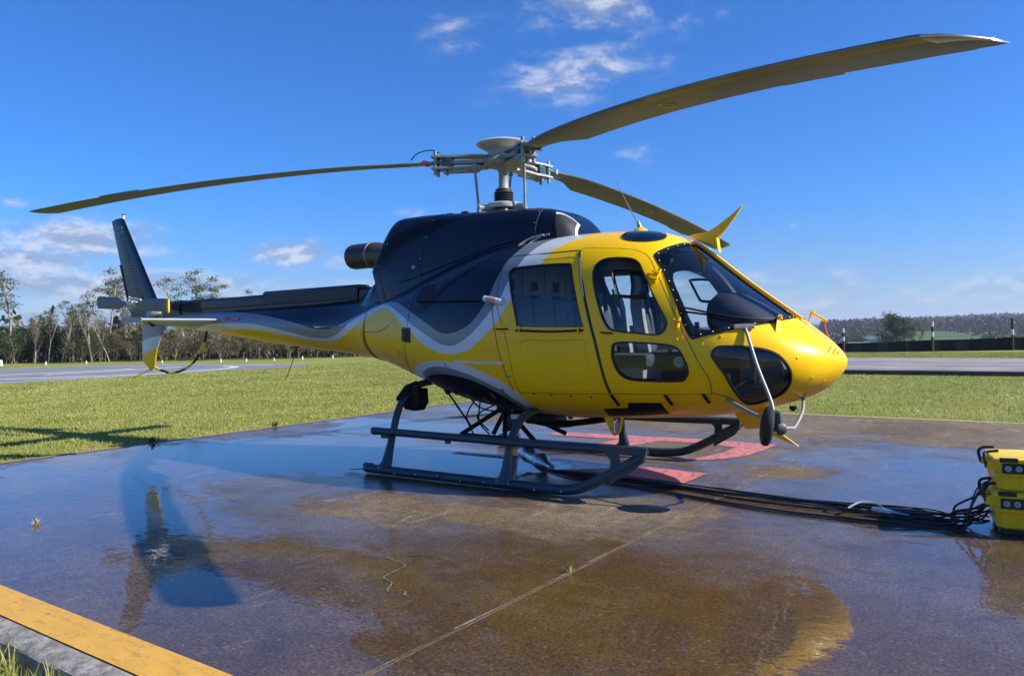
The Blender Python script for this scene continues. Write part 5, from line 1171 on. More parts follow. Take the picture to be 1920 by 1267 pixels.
# grass verges: single blades as real geometry, joined because nobody could count them
def blade_field(name, regions, N, hmin, hmax, m_, seed, wk=.0010, wmin=.0045, dens_pow=1.7, zfun=None):
    r_ = np.random.default_rng(seed); P = []
    need = N
    while need > 0:
        reg = regions[r_.integers(len(regions))] if len(regions) > 1 else regions[0]
        c = np.stack([r_.uniform(reg[0], reg[1], 200000), r_.uniform(reg[2], reg[3], 200000)], -1)
        a = c@EX; b_ = c@EY
        inpad = (a > XL-.02+.05*np.maximum(0, np.sin(3.1*b_)+.7*np.sin(7.3*b_+1)+.5*np.sin(17*b_))) & (a < XR) & (b_ > YN-.36) & (b_ < YF+.01-.03*np.maximum(0, np.sin(4.1*a)+.6*np.sin(9*a)))
        inroad = (c[:, 1] > 17.1) & (c[:, 1] < 27.5) & (c[:, 0] > -9.1); inap = (c[:, 0] < -23.9) & (c[:, 1] < 19.8) & (c[:, 0] > -41)
        d_ = np.hypot(c[:, 0]-CAM[0], c[:, 1]-CAM[1])
        v = c-CAM[:2]; fwd = v@fw[:2]; lat = v@np.array([rt0[0], rt0[1]])
        vis = (fwd > .4) & (np.abs(lat) < fwd*.74+.8)
        keep = (~inpad) & (~inroad) & (~inap) & vis & (r_.random(len(c)) < (5.0/np.maximum(d_, 1.6))**dens_pow)
        c = c[keep][:need]; P.append(c); need -= len(c)
    P = np.concatenate(P); n = len(P); d_ = np.hypot(P[:, 0]-CAM[0], P[:, 1]-CAM[1])
    pv = P@EY; z0 = np.where(pv < -4.8, -.14, np.where((P@EX > XL-.01) & (pv < YF), .0, -.03))
    hh = r_.uniform(hmin, hmax, n)*(0.6+.8*r_.random(n)); w_ = np.maximum(wmin, d_*wk)*r_.uniform(.6, 1.3, n); a = r_.uniform(0, 2*PI, n); ln = r_.uniform(.1, .8, n)*hh; la = r_.uniform(0, 2*PI, n)
    # waist vertices bend each blade
    V = np.zeros((n, 5, 3)); cx, cy = np.cos(a)*w_/2, np.sin(a)*w_/2
    V[:, 0] = np.stack([P[:, 0]-cx, P[:, 1]-cy, z0-.005], -1); V[:, 1] = np.stack([P[:, 0]+cx, P[:, 1]+cy, z0-.005], -1)
    mx, my = np.cos(la)*ln*.35, np.sin(la)*ln*.35
    V[:, 2] = np.stack([P[:, 0]+cx*.8+mx, P[:, 1]+cy*.8+my, z0+hh*.55], -1); V[:, 3] = np.stack([P[:, 0]-cx*.8+mx, P[:, 1]-cy*.8+my, z0+hh*.55], -1)
    V[:, 4] = np.stack([P[:, 0]+np.cos(la)*ln, P[:, 1]+np.sin(la)*ln, z0+hh], -1)
    me = bpy.data.meshes.new(name); me.vertices.add(n*5); me.vertices.foreach_set('co', V.astype(np.float32).ravel())
    base = np.arange(n)[:, None]*5; q = np.concatenate([base+np.array([[0, 1, 2]]), base+np.array([[0, 2, 3]]), base+np.array([[3, 2, 4]])], 1).astype(np.int32)
    me.loops.add(n*9); me.loops.foreach_set('vertex_index', q.ravel()); me.polygons.add(n*3); me.polygons.foreach_set('loop_start', (np.arange(n*3)*3).astype(np.int32)); me.polygons.foreach_set('loop_total', np.full(n*3, 3, np.int32))
    me.update(calc_edges=True); me.materials.append(m_); return link(name, me)
def blade_mat(name):
    m = bpy.data.materials.new(name); m.use_nodes = True; t = NT(m.node_tree); b = t.n['Principled BSDF']
    o = t.new('ShaderNodeNewGeometry').outputs['Position']
    a = t.noise(o, 0.45, 5, .6); f = t.noise(o, 3.0, 4, .65); g = t.noise(o, 60, 2, .6)
    c = t.mix(t.ramp(g, .3, .7), (0.21, 0.245, 0.032), (0.44, 0.44, 0.115)); c = t.mix(t.ramp(a, .42, .66, 0, .75), c, (0.46, 0.42, 0.14)); c = t.mix(t.ramp(t.noise(t.mapping(o, loc=(4, 4, 0)), .8, 5, .65), .50, .68, 0, .65), c, (0.17, 0.225, 0.02))
    c = t.mix(t.ramp(t.math('ADD', t.math('MULTIPLY', f, .7), t.math('MULTIPLY', g, .3)), .52, .66, 0, .8), c, (0.52, 0.44, 0.20))
    t.l.new(c, b.inputs['Base Color']); b.inputs['Roughness'].default_value = .6; b.inputs['Specular IOR Level'].default_value = .3
    tr = t.new('ShaderNodeBsdfTranslucent'); t.l.new(c, tr.inputs[0]); ms = t.new('ShaderNodeMixShader'); ms.inputs[0].default_value = .3
    out = [n for n in t.n if n.type == 'OUTPUT_MATERIAL'][0]; t.l.new(b.outputs[0], ms.inputs[1]); t.l.new(tr.outputs[0], ms.inputs[2]); t.l.new(ms.outputs[0], out.inputs['Surface'])
    return m
GB = blade_mat('grass_blades')
g1 = blade_field('verge_grass', [(-24, -4.95, -6, 22)], 230000, .018, .042, GB, 1, wk=.0007, dens_pow=1.45); tag(g1, 'short sunlit grass between the pad and the grey apron', 'grass', kind='stuff')
g2 = blade_field('verge_grass', [(-24, 26, 5.9, 17.2), (-10, 22, 27.5, 37)], 170000, .018, .042, GB, 2, wk=.0007, dens_pow=1.3); tag(g2, 'short grass strip between the pad and the road behind', 'grass', kind='stuff')
g3 = blade_field('verge_grass', [(-1.5, 2.6, -6.2, -4.98)], 22000, .06, .13, GB, 3, wk=.0012, wmin=.003, dens_pow=.5); tag(g3, 'taller grass below the kerb in the near corner', 'grass', kind='stuff')
# daisies
dm = MB(); r_ = random.Random(5)
for k in range(300):
    x = r_.uniform(-19, -5.3) if k < 240 else r_.uniform(-3, 8); y = r_.uniform(-4, 14) if k < 240 else r_.uniform(6.2, 13); s_ = r_.uniform(.004, .009)*(1+.06*math.hypot(x-CAM[0], y-CAM[1])); z = .005+r_.random()*.03
    dm.add([(x+s_*math.cos(i*PI/3), y+s_*math.sin(i*PI/3)*.8, z+s_*.5*math.sin(i*PI/3)) for i in range(6)], [tuple(range(6))])
tag(dm.build('daisies', material('daisy_white', (.7, .7, .66), .8)), 'tiny white daisies scattered through the grass', 'flowers', kind='stuff')
# weeds: small individual tufts
def tuft(name, x, y, z, n, h, sp, m_, label, group=None, seed=0, wd=.004):
    r_ = random.Random(seed); mb = MB()
    for k in range(n):
        a = r_.uniform(0, 2*PI); l = h*r_.uniform(.5, 1.1); s_ = sp*r_.uniform(.3, 1); p0 = np.array([x+r_.gauss(0, sp*.15), y+r_.gauss(0, sp*.15), z]); p2 = p0+np.array([math.cos(a)*s_, math.sin(a)*s_, l]); p1 = (p0+p2)/2+np.array([0, 0, l*.18]); sd2 = np.array([-math.sin(a), math.cos(a), 0])*wd
        mb.add([p0-sd2, p0+sd2, p1+sd2*.8, p1-sd2*.8, p2], [(0, 1, 2, 3), (3, 2, 4)])
    return tag(mb.build(name, m_), label, 'plant', group)
STR = material('dry_straw', (.42, .34, .14), .8, var=.3, vscale=40); WG = material('weed_green', (.05, .10, .02), .7, var=.3, vscale=30)
tuft('weed_tuft', -1.49, -3.87, 0.0, 16, .06, .06, STR, 'dry straw coloured tuft on the wet pad near its left corner', seed=1)
tuft('weed_tuft', 2.375, -2.85, 0.0, 7, .05, .05, material('yellow_weed', (.36, .36, .05), .7), 'tiny yellow weed sprouting from the pad joint', seed=2)
tuft('weed_tuft', -5.06, -.86, -.03, 24, .12, .13, WG, 'dark green weed leaning over the left pad edge', seed=3, wd=.010)
tuft('weed_tuft', -5.0, 1.05, -.03, 22, .12, .12, WG, 'smaller dark weed farther back along the left pad edge', seed=4, wd=.009)
for k, (x, y) in enumerate(((.62, -5.02), (.9, -5.05), (1.22, -5.04), (.35, -5.1))):
    tuft('kerb_grass_tuft', x, y, -.14, 16, .20, .10, GB, 'long grass tuft standing against the near kerb', 'grass tufts against the near kerb', seed=10+k, wd=.003)
# ------------------------------------------------------------------ white edge markers, fence, equipment, cables
WM = material('marker_white', (.68, .67, .62), .7, var=.1)
MK = [(-46.77, 14.53), (-45.01, 16.24), (-43.62, 17.92), (-38.52, 19.72), (-34.53, 20.88), (-33.92, 22.15), (-33.47, 23.77), (-32.95, 25.46), (-32.23, 27.25)]
p0 = None
for i, (x, y) in enumerate(MK):
    if p0 is None:
        mb = MB(); mb.loft([[(r*math.cos(2*PI*k/10), r*math.sin(2*PI*k/10), z) for k in range(10)] for r, z in ((.13, 0), (.12, .1), (.10, .34), (.07, .40), (.02, .42))]); o = mb.build('edge_marker', WM, None, 40); p0 = o
    else: o = p0.copy(); C.objects.link(o)
    o.location = (x, y, -.03); k_ = .8 if i == 0 else .36+.04*((i*5) % 3); o.scale = (k_, k_, k_*1.1)
    tag(o, 'small white marker block along the far edge of the apron', 'marker', 'white edge markers before the wood')
# windbreak fence
fence = empty('windbreak_fence', 'low black windbreak screen between striped posts beyond the road', 'fence', (0, 0, 0))
SCR = material('black_screen_cloth', (.008, .012, .016), .9, spec=.1, var=.3, vscale=3); PB = material('post_black', (.02, .016, .014), .7); PWt = material('post_white', (.62, .6, .58), .7); PBr = material('post_brown', (.06, .045, .04), .8)
FP = [(-20.5, 32.6), (-16.5, 33.7), (-12.4, 34.8), (-8.4, 35.9), (-4.33, 37.0), (-.42, 39.0), (3.0, 40.5), (6.9, 42.2), (10.9, 43.9)]
FT = [.40, .42, .43, .45, .47, .56, .63, .69, .75]; PT = [1.15, 1.15, 1.17, 1.2, 1.23, 1.50, 1.58, 1.66, 1.7]
for i in range(len(FP)):
    x, y = FP[i]; mb = MB()
    zs = [-.2, .72, .86, 1.12, 1.30, 1.7]; k_ = PT[i]/1.5
    for j in range(4):
        mb.cur = (2, 1, 0, 1)[j] if i != 6 else (0, 1, 0, 0)[j]; za, zb = [(-.2), .72*k_, .98*k_, 1.24*k_, PT[i]][j], [.72*k_, .98*k_, 1.24*k_, PT[i], 0][j]
        mb.lathe([(.065, za), (.065, zb)], (x, y-.08, 0), (0, 0, 1), 10)
    mb.build('post', [PB, PWt, PBr], fence)
    if i < len(FP)-1:
        x2, y2 = FP[i+1]; n = 10; V_ = []; sc = MB()
        for k in range(n+1):
            t_ = k/n; sag = -.025*math.sin(PI*t_); wob = .03*math.sin(k*1.9+i); xx = x+(x2-x)*t_; yy = y+(y2-y)*t_+wob
            V_.append([(xx, yy, -.10), (xx, yy, FT[i]+(FT[i+1]-FT[i])*t_+sag), (xx, yy+.02, FT[i]+(FT[i+1]-FT[i])*t_+sag), (xx, yy+.02, -.10)])
        sc.loft(V_); sc.build('screen_panel', SCR, fence)
# yellow equipment cases stacked beside the pad's right-hand puddle
CY = material('case_yellow', (.95, .62, .004), .42, var=.08, vscale=4, dirt=((.35, .25, .03), .35)); CB = material('case_black', (.012, .012, .013), .45)
def case(name, z0, h, label, rz, loc, wid=.62, dep=.42, feet=False):
    root = empty(name, label, 'equipment case', (loc[0], loc[1], z0), rz, 'stacked yellow equipment cases')
    b = MB(); rings = []
    for (z, g) in ((.0, -.018), (.012, -.004), (h*.45, .0), (h*.47, .008), (h*.55, .008), (h*.57, .0), (h*.86, .004), (h*.88, .016), (h*.97, .014), (h, -.002)):
        x0_, x1_, y0_, y1_ = -g, wid+g, -g, dep+g; c_ = .03
        rings.append([(x0_+c_, y0_, z), (x1_-c_, y0_, z), (x1_, y0_+c_, z), (x1_, y1_-c_, z), (x1_-c_, y1_, z), (x0_+c_, y1_, z), (x0_, y1_-c_, z), (x0_, y0_+c_, z)])
    b.loft(rings); bo = b.build('case_body', CY, root, 25)
    mb = MB(); mb.box((.085, -.010, h*.70), (.125, .012, .062), bev=.004); pn = mb.build('socket_panel', CB, root)
    for xx in (.055, .112):
        mb = MB(); mb.lathe([(.018, 0), (.018, .006), (.012, .007), (.012, .003), (.008, .004)], (xx, -.016, h*.70), (0, -1, 0), 18); mb.cur = 1; mb.lathe([(.011, 0), (.011, .009)], (xx, -.016, h*.70), (0, -1, 0), 14); mb.build('round_socket', [M['hubwhite'], M['steel']], pn, 40)
    mb = MB(); mb.prism([(-.055, .03, h*.62), (.0, .03, h*.60), (.0, .03, h*.88), (-.05, .03, h*.80)], (0, .05, 0)); mb.build('handle_lug', CY, root); mb = MB(); mb.prism([(-.055, .26, h*.62), (.0, .26, h*.60), (.0, .26, h*.88), (-.05, .26, h*.80)], (0, .05, 0)); mb.build('handle_lug', CY, root)
    mb = MB(); mb.tube(catmull([(-.05, .06, h*.66), (-.062, .07, h*1.0), (-.045, .09, h*1.12), (.02, .10, h*1.16)], 5), .010, 8); mb.build('carry_strap', CB, root, 50); mb = MB(); mb.tube(catmull([(-.05, .28, h*.66), (-.065, .28, h*1.0), (-.04, .27, h*1.14), (.02, .26, h*1.16)], 5), .010, 8); mb.build('carry_strap', CB, root, 50)
    mb = MB(); mb.tube([(.0, -.016, h*.50), (wid, -.016, h*.50)], .007, 6); mb.build('case_rib', CY, root, 50)
    for xx in (.12, .35, .55):
        mb = MB(); mb.tube([(xx, -.004, .02), (xx, -.004, h*.42)], .004, 5); mb.build('moulded_seam', CY, root)
    for xx in (.06, .45):
        mb = MB(); mb.box((xx, -.006, h*.95), (.10, .024, .028), bev=.005); mb.build('lid_latch', CB, root)
    if feet:
        for xx, yy in ((.10, .05), (.50, .05), (.10, .36), (.50, .36)):
            mb = MB(); mb.box((xx, yy, -.02), (.16, .09, .04), bev=.01); mb.build('rubber_foot', CB, root)
    return root
case('equipment_case', .041, .235, 'lower yellow equipment case standing on the wet pad, cables plugged into it', .16, (4.30, -.815), feet=True)
case('equipment_case', .281, .205, 'upper yellow equipment case resting on the lower one at the right frame edge', .20, (4.31, -.81))
# ground-power plug lying under the belly, and the cable bundle running to the cases
pl_ = MB(); a0, a1 = np.array([.22, -.06, .15]), np.array([.66, -.30, .075]); ax = (a1-a0)/np.linalg.norm(a1-a0)
pl_.lathe([(.03, 0), (.075, .02), (.08, .10), (.085, .11), (.085, .13), (.078, .14), (.078, .36), (.085, .37), (.085, .40), (.06, .44), (.035, .50), (.03, .58)], a0, ax, 20)
tag(pl_.build('cable_connector', M['metal'], None, 40), 'silver cylindrical cable connector lying under the helicopter belly', 'connector')
CBM = material('cable_black', (.010, .010, .011), .38, var=.2, vscale=10)
UP_ = [(.70, -.42), (1.1, -.30), (1.59, -.33), (2.12, -.38), (2.59, -.44), (3.01, -.47), (3.39, -.49), (3.8, -.52), (4.10, -.58)]
LO_ = [(.74, -.46), (1.1, -.44), (1.70, -.56), (2.26, -.74), (2.94, -.90), (3.48, -.93), (3.8, -.91), (4.05, -.86), (4.17, -.78)]
r_ = random.Random(11)
for k in range(15):
    u = (k/14)**1.25 if k < 12 else (.78, .9, 1.0)[k-12]; P = []
    ph, am = r_.uniform(0, 6), r_.uniform(.008, .03)
    for i in range(9):
        a, b_ = np.array(UP_[i]), np.array(LO_[i]); uu = min(1, u*(1.0 if k >= 12 else .55)); p = a+(b_-a)*uu+np.array([0, am*math.sin(i*1.1+ph)*(0.4+i/6)])
        z = .012+.016*(k % 3)+.004*math.sin(i+ph) if k < 12 else .009
        if i == 0: z = .06; p = np.array([.70, -.44])+np.array([r_.gauss(0, .012), r_.gauss(0, .012)])
        if i == 8: p = p+np.array([r_.uniform(-.10, .03), r_.uniform(-.12, .14)])
        if i == 7: p = p+np.array([r_.uniform(-.10, .05), r_.uniform(-.10, .12)])
        P.append((p[0], p[1], max(.008, z)))
    e = P[-1]; hz = r_.choice((.06, .09, .12, .16, .30)); 
    P += [(e[0]+.03, e[1]+.01, e[2]+hz*.35), (4.20+r_.uniform(-.03, .02), -.76+r_.uniform(0, .20), hz*.8), (4.255, -.72+r_.uniform(0, .22), hz)]
    mb = MB(); mb.tube(catmull(P, 6), .0052 if k % 4 else .0075, 6)
    tag(mb.build('power_cable', CBM, None, 60), 'black cable in the bundle running over the pad to the yellow cases', 'cable', 'cables from the connector to the cases')
for k in range(3):   # slack loops near the cases
    c0 = np.array([3.55+.13*k, -.62-.06*(k % 3)]); P = []
    for i in range(10):
        a = i/9*2*PI*(.8+.12*k)+k; P.append((c0[0]+.34*math.cos(a)*(1-.03*i), c0[1]+.13*math.sin(a), .03+.012*k+.012*math.sin(a*2)))
    P.append((4.15, -.70+.03*k, .05+.02*k)); P.append((4.25, -.66+.03*k, .12+.05*k))
    mb = MB(); mb.tube(catmull(P, 6), .007, 6); tag(mb.build('slack_cable_loop', CBM, None, 60), 'loose loop of black cable tangled in front of the yellow cases', 'cable', 'loose cable loops by the cases')
mb = MB(); mb.tube(catmull([(3.40, -.70, .05), (3.46, -.58, .075), (3.55, -.52, .06), (3.62, -.58, .04)], 6), .008, 6); tag(mb.build('cable_tie', M['hubgrey'], None, 60), 'pale grey strap looped round the cable bundle', 'strap')
mb = MB(); mb.lathe([(.018, 0), (.022, .02), (.022, .12), (.014, .15), (.012, .24)], (3.55, -.66, .05), (.92, -.1, -.06), 12); tag(mb.build('cable_plug', M['metal'], None, 50), 'small silver plug among the tangled cables by the cases', 'plug')

# ------------------------------------------------------------------ trees
BK = material('pale_bark', (.34, .30, .25), .85, var=.3, vscale=4, dirt=((.12, .09, .07), .6)); BD = material('brown_twigs', (.25, .195, .145), .9, var=.3, vscale=3); 
def leaf_mat(name, a, b_):
    m = bpy.data.materials.new(name); m.use_nodes = True; t = NT(m.node_tree); bs = t.n['Principled BSDF']
    o = t.new('ShaderNodeNewGeometry').outputs['Position']; c = t.mix(t.ramp(t.noise(o, 2.2, 4, .7), .3, .7), a, b_); t.l.new(c, bs.inputs['Base Color']); bs.inputs['Roughness'].default_value = .6; bs.inputs['Specular IOR Level'].default_value = .25
    tr = t.new('ShaderNodeBsdfTranslucent'); t.l.new(c, tr.inputs[0]); ms = t.new('ShaderNodeMixShader'); ms.inputs[0].default_value = .22; out = [n for n in t.n if n.type == 'OUTPUT_MATERIAL'][0]
    t.l.new(bs.outputs[0], ms.inputs[1]); t.l.new(tr.outputs[0], ms.inputs[2]); t.l.new(ms.outputs[0], out.inputs['Surface']); return m
LE_ = leaf_mat('eucalyptus_leaf', (.08, .095, .04), (.17, .17, .085)); LP = leaf_mat('evergreen_leaf', (.026, .046, .018), (.07, .09, .03)); LS = leaf_mat('scrub_leaf', (.11, .095, .05), (.21, .18, .095)); LO2 = leaf_mat('olive_leaf', (.07, .085, .03), (.15, .155, .06))
def leafmesh(mb, pts_, n_per, spread, size, r_, flat=.6):
    for p in pts_:
        for k in range(n_per):
            q = p+np.array([r_.gauss(0, spread), r_.gauss(0, spread), r_.gauss(0, spread*flat)]); a = np.array([r_.gauss(0, 1), r_.gauss(0, 1), r_.gauss(0, .6)]); a /= np.linalg.norm(a)+1e-9; b_ = np.cross(a, np.array([r_.gauss(0, 1), r_.gauss(0, 1), r_.gauss(0, 1)])); b_ /= np.linalg.norm(b_)+1e-9; s_ = size*r_.uniform(.5, 1.2)
            mb.add([q-a*s_, q+b_*s_*.45, q+a*s_, q-b_*s_*.45], [(0, 1, 2, 3)])
def branchy(r_, h, lean, levels, start, nb, spread, up, r0, shrink=.62):
    segs = []; tips = []
    def grow(p, d, l, r, lv):
        n = 4; pts_ = [p]; rr = [r]
        for i in range(n):
            d = d+np.array([r_.gauss(0, .10), r_.gauss(0, .10), r_.gauss(0, .05)+(.06 if lv else 0)]); d /= np.linalg.norm(d); p = p+d*l/n; pts_.append(p); rr.append(r*(1-.75*(i+1)/n) if lv else r*(1-.62*(i+1)/n))
        segs.append((pts_, rr, lv))
        if lv >= levels: tips.append(p); return
        k = nb[min(lv, len(nb)-1)]
        for j in range(k):
            t_ = (start+(1-start)*(j+r_.random())/k) if lv == 0 else r_.uniform(.35, 1.0); i = min(int(t_*n), n-1); q = pts_[i]+(pts_[i+1]-pts_[i])*(t_*n-i)
            a = r_.uniform(0, 2*PI); dd = np.array([math.cos(a)*spread, math.sin(a)*spread, up+r_.gauss(0, .15)]); dd /= np.linalg.norm(dd); dd = dd*.8+d*.35; dd /= np.linalg.norm(dd)
            grow(q, dd, l*shrink*r_.uniform(.55, 1.0)*(1.0 if lv else (1.15-.6*t_)), max(rr[i]*.55, .004), lv+1)
        if lv: tips.append(p)
    grow(np.zeros(3), np.array([lean, lean*.4, 1.0]), h, r0, 0); return segs, tips
def tree_proto(kind, seed):
    r_ = random.Random(seed); tw = MB(); cr = MB()
    if kind == 'euc':
        segs, tips = branchy(r_, 5.0, r_.gauss(0, .04), 2, .48, (8, 3), .75, .75, .10, .36); leafmesh(cr, tips, 34, .20, .075, r_, .40); lm = LE_; bm_ = BK
    elif kind == 'bare':
        segs, tips = branchy(r_, 2.9, r_.gauss(0, .06), 3, .22, (12, 6, 4), .55, .9, .055, .55); leafmesh(cr, tips[::2], 4, .12, .05, r_); lm = LS; bm_ = BD
    elif kind == 'pale':
        segs, tips = branchy(r_, 3.6, r_.gauss(0, .05), 3, .45, (8, 4, 3), .6, .9, .065, .45); leafmesh(cr, tips[::2], 5, .12, .05, r_); lm = LE_; bm_ = BK
    elif kind == 'pine':
        segs, tips = branchy(r_, 2.5, 0, 2, .12, (15, 4), .95, .25, .07, .40); leafmesh(cr, tips, 30, .20, .07, r_, .7); lm = LP; bm_ = BD
    elif kind == 'oak':
        segs, tips = branchy(r_, 2.4, 0, 3, .10, (12, 5, 3), .95, .35, .09, .52); leafmesh(cr, tips, 16, .17, .075, r_, .8); lm = LP if seed % 2 else LO2; bm_ = BD
    else:
        segs, tips = branchy(r_, 1.5, r_.gauss(0, .1), 2, .08, (12, 4), .8, .6, .03, .6); leafmesh(cr, tips, 14, .16, .055, r_, .8); lm = (LS, LO2, LP)[seed % 3]; bm_ = BD
    for pts_, rr, lv in segs: tw.tube(pts_, rr, 6 if lv == 0 else (4 if lv == 1 else 3), False)
    root = bpy.data.objects.new({'euc': 'eucalyptus_tree', 'bare': 'bare_tree', 'pale': 'pale_trunk_tree', 'pine': 'evergreen_tree', 'shrub': 'scrub_bush', 'oak': 'round_tree'}[kind], None); C.objects.link(root)
    tw.build('trunk', bm_, root, 60, recalc=False); cr.build('crown', lm, root, recalc=False); return root
protos = {}; usedp = {}
for kind, n in (('euc', 4), ('bare', 4), ('pale', 3), ('pine', 3), ('shrub', 6), ('oak', 3)):
    protos[kind] = [tree_proto(kind, 40+10*len(kind)+i) for i in range(n)]
def put(kind, i, x, y, s_, rz, sz=1.0, z=None):
    p = protos[kind][i % len(protos[kind])]
    if id(p) not in usedp: usedp[id(p)] = 1; o = p
    else: o = copy_tree(p)
    o.location = (x, y, -.06 if z is None else z); o.rotation_euler = (0, 0, rz); o.scale = (s_, s_, s_*sz); return o
W0, W1 = np.array([-50.5, 16.0]), np.array([-24.0, 34.2]); wd_ = (W1-W0)/np.linalg.norm(W1-W0); wn_ = np.array([-wd_[1], wd_[0]])
def at_px(px_, depth):
    d_ = fw+(px_-960)/1468.9*rt0; d_ = d_[:2]/np.linalg.norm(d_[:2]); A = np.array([d_, -wd_]).T; t_, s_ = np.linalg.solve(A, (W0+wn_*depth)-CAM[:2]); return CAM[:2]+d_*t_
r_ = random.Random(21)
TALL = [(20, 1.5, 1.06, 'slender tall eucalyptus with flat crown at the far left'), (150, 3, .74, 'thin eucalyptus leaning out of the wood left of the tail'), (172, 2, .88, 'bushy crowned eucalyptus just left of the tail rotor'), (200, 4, 1.10, 'tallest eucalyptus rising behind the tail rotor blade'), (232, 6, 1.0, 'eucalyptus half hidden behind the tail fin'),
        (345, 3, .98, 'left one of the two high eucalyptus crowns above the tail boom'), (368, 5, 1.12, 'tallest eucalyptus crown showing above the tail boom'), (398, 4, .98, 'broad eucalyptus crown right of the tallest one above the boom'), (92, 14, .74, 'small lone eucalyptus crown above the dark evergreens'), (128, 15, .80, 'second small lone eucalyptus crown right of the first'), (-30, 3, 1.0, 'eucalyptus cut by the left frame edge'), (455, 7, .85, 'eucalyptus hidden mostly by the tail boom')]
for k, (px_, dp, s_, lb) in enumerate(TALL):
    p = at_px(px_, dp); tag(put('euc', k, p[0], p[1], s_, r_.uniform(0, 6)), lb, 'tree')
for k in range(66):
    px_ = 60+k*10+r_.uniform(-9, 9); p = at_px(px_, r_.uniform(.5, 5)); kd = 'bare' if k % 3 else 'pale'; kp = k//3 if kd == 'pale' else k
    big = .62+.35*r_.random()+(.14 if 130 < px_ < 260 else 0)
    tag(put(kd, kp, p[0], p[1], big*(.9 if kd == 'bare' else .82), r_.uniform(0, 6)), 'bare brown twiggy tree in the wood behind the apron' if kd == 'bare' else 'bare pale trunked tree in the wood behind the apron', 'tree', 'bare trees of the wood')
for k, px_ in enumerate((40, 62, 84, 104, 122, 140, 160, 178, 262, 300, 420, 500, 560, 610, -15)):
    p = at_px(px_, r_.uniform(2, 6)); tag(put('pine', k, p[0], p[1], (.86 if px_ < 200 else .74)+.2*r_.random(), r_.uniform(0, 6)), 'dark evergreen tree standing in the wood behind the apron', 'tree', 'evergreens of the wood')
for k in range(84):
    px_ = -40+k*9.6+r_.uniform(-7, 7); p = at_px(px_, r_.uniform(-.2, 3.5)); kk = 2+3*(k % 2) if (px_ < 200 and k % 3) else (3*(k % 2) if k % 4 else 1+3*(k % 2)); tag(put('shrub', kk, p[0], p[1], .62+.5*r_.random(), r_.uniform(0, 6)), 'scrubby undergrowth bush along the front of the wood', 'bush', 'undergrowth of the wood')
# distant mass behind the wood so that its depth reads as forest
dm = MB(); r2 = random.Random(8)
for k in range(9500):
    px_ = r2.uniform(-90, 760); p = at_px(px_, r2.uniform(3, 16)); top = 1.2+2.1*r2.random()**2.2+.45*math.sin(px_*.031)+.4*math.sin(px_*.09)+.3*math.sin(px_*.21); z = r2.uniform(0, top); s_ = r2.uniform(.10, .24)
    dm.cur = 1 if (px_ < 230 and r2.random() < .6) else 0
    a = r2.uniform(0, 6); u = np.array([math.cos(a), math.sin(a), r2.gauss(0, .5)])*s_; v = np.array([r2.gauss(0, .6), r2.gauss(0, .6), 1])*s_*1.3; q = np.array([p[0], p[1], z]); dm.add([q-u, q-v*.6, q+u, q+v], [(0, 1, 2, 3)])
tag(dm.build('wood_interior', [LS, LP], None, None, False), 'dim tangle of branches and leaves deep inside the wood', 'wood', kind='stuff')

# beyond the fence: trees, farm buildings, wooded hill
def dirpt(px_, R):
    d_ = fw+(px_-960)/1468.9*rt0; d_ = d_[:2]/np.linalg.norm(d_[:2]); return CAM[:2]+d_*R
for k, (px_, R, h, lb) in enumerate(((1684, 150, 7.6, 'big dark tree beyond the fence right of the farmhouse'), (1704, 158, 6.6, 'brownish tree leaning against the big dark tree beyond the fence'), (1606, 210, 6.6, 'small dark round tree nearest the helicopter nose'), (1595, 215, 6.0, 'smaller dark round tree just right of the nose'), (1722, 200, 4.6, 'low bush at the edge of the green field'), (1664, 190, 5.5, 'pale bush between the farmhouse and the big tree'))):
    p = dirpt(px_, R); z = ground_z(p[0], p[1]); kd = ('oak', 'bare', 'oak', 'oak', 'shrub', 'shrub')[k]; hb = {'oak': 2.9, 'bare': 3.4, 'shrub': 1.8}[kd]; o = put(kd, k+1, p[0], p[1], h/hb, k*1.1, 1.0, z-.2); o.scale = (h/hb*1.25, h/hb*1.25, h/hb); tag(o, lb, 'tree')
for kd in protos:
    for p in protos[kd]:
        if id(p) not in usedp:
            for ch in [x for x in C.objects if x.parent == p]: bpy.data.objects.remove(ch)
            bpy.data.objects.remove(p)
fh = empty('farmhouse', 'white farmhouse with a teal roof beyond the fence', 'building'); p = dirpt(1640, 330); hz = ground_z(p[0], p[1]); fh.location = (p[0], p[1], hz); fh.rotation_euler = (0, 0, .12)
WL = material('farm_white_wall', (.55, .54, .50), .8, var=.08); TR = material('teal_roof', (.07, .19, .22), .6, var=.1); 
mb = MB(); mb.box((0, 0, 2.3), (7.5, 5, 4.6)); mb.build('wall', WL, fh)
mb = MB(); mb.prism([(-4.3, -3.0, 4.5), (-4.3, 3.0, 4.5), (-4.3, 0, 5.7)], (9.2, 0, 0)); mb.build('roof', TR, fh)
for x in (-2.6, -.6, 1.6, 3.0):
    mb = MB(); mb.box((x, -2.52, 2.9), (.9, .08, 1.2)); mb.build('window', M['panel'], fh)
mb = MB(); mb.box((.5, -2.52, .9), (1.0, .08, 1.8)); mb.build('door', M['panel'], fh)
bn = empty('barn', 'low grey roofed shed just beyond the fence near the helicopter nose', 'building'); p = dirpt(1610, 170); bn.location = (p[0], p[1], ground_z(p[0], p[1])+.6); bn.rotation_euler = (0, 0, .1)
mb = MB(); mb.box((0, 0, 1.1), (3.6, 3, 2.2)); mb.build('wall', material('barn_wall', (.22, .2, .18), .9, var=.2), bn); mb = MB(); mb.prism([(-2.0, -1.8, 2.2), (-2.0, 1.8, 2.2), (-2.0, 0, 2.9)], (4.0, 0, 0)); mb.build('roof', material('barn_roof', (.30, .30, .28), .7, var=.2), bn)
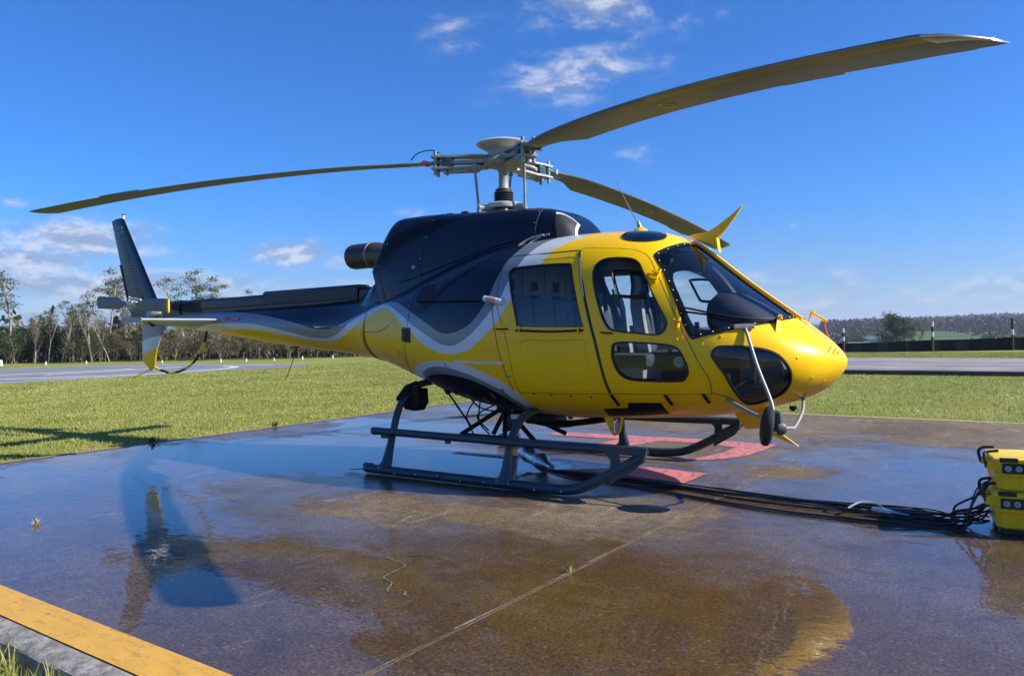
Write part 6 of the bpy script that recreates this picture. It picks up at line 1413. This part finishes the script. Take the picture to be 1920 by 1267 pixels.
fw_ = MB(); r2 = random.Random(17)
for k in range(4600):
    px_ = r2.uniform(1540, 2000); R = 560+1000*r2.random()**1.3 if k < 3300 else r2.uniform(230, 560)
    if k >= 3300 and not (px_ < 1715 or px_ > 1800+40*math.sin(R*.02)): continue
    p = dirpt(px_, R); z = ground_z(p[0], p[1]); w_ = r2.uniform(2.0, 3.8)*(1 if R > 560 else .55); h = w_*r2.uniform(1.3, 2.4)
    fw_.cur = 0 if r2.random() < .55 else 1
    for q_ in range(13):
        a = r2.uniform(0, 2*PI); zz = r2.random(); rr_ = w_*(1-.75*zz)*r2.random()**.5; s_ = w_*r2.uniform(.22, .42); c_ = np.array([p[0]+rr_*math.cos(a), p[1]+rr_*math.sin(a), z+h*zz]); u = np.array([r2.gauss(0, 1), r2.gauss(0, .6), r2.gauss(0, .5)]); u *= s_/np.linalg.norm(u); v = np.array([r2.gauss(0, .5), r2.gauss(0, .5), 1]); v *= s_/np.linalg.norm(v)
        fw_.add([c_-u, c_-v*.7, c_+u, c_+v], [(0, 1, 2, 3)])
tag(fw_.build('far_wood', [leaf_mat('far_wood_green', (.020, .030, .016), (.04, .05, .022)), leaf_mat('far_wood_brown', (.06, .052, .036), (.10, .082, .055))], None, None, False), 'distant wooded hillside beyond the green field', 'wood', kind='stuff')

# ------------------------------------------------------------------ air: thin even haze round the whole place
hz_ = MB(); hz_.box((0, 0, 28), (19600, 19600, 84)); ho = hz_.build('haze', None); ho.data.materials.clear()
hm = bpy.data.materials.new('thin_haze'); hm.use_nodes = True; ht = NT(hm.node_tree); ht.n.clear()
pv_ = ht.new('ShaderNodeVolumePrincipled'); pv_.inputs['Density'].default_value = 3.0e-4; pv_.inputs['Color'].default_value = (.75, .85, 1.0, 1); pv_.inputs['Anisotropy'].default_value = 0.2
hout = ht.new('ShaderNodeOutputMaterial'); ht.l.new(pv_.outputs[0], hout.inputs['Volume']); ho.data.materials.append(hm); tag(ho, 'thin pale haze in the air over the countryside', 'haze', kind='stuff')
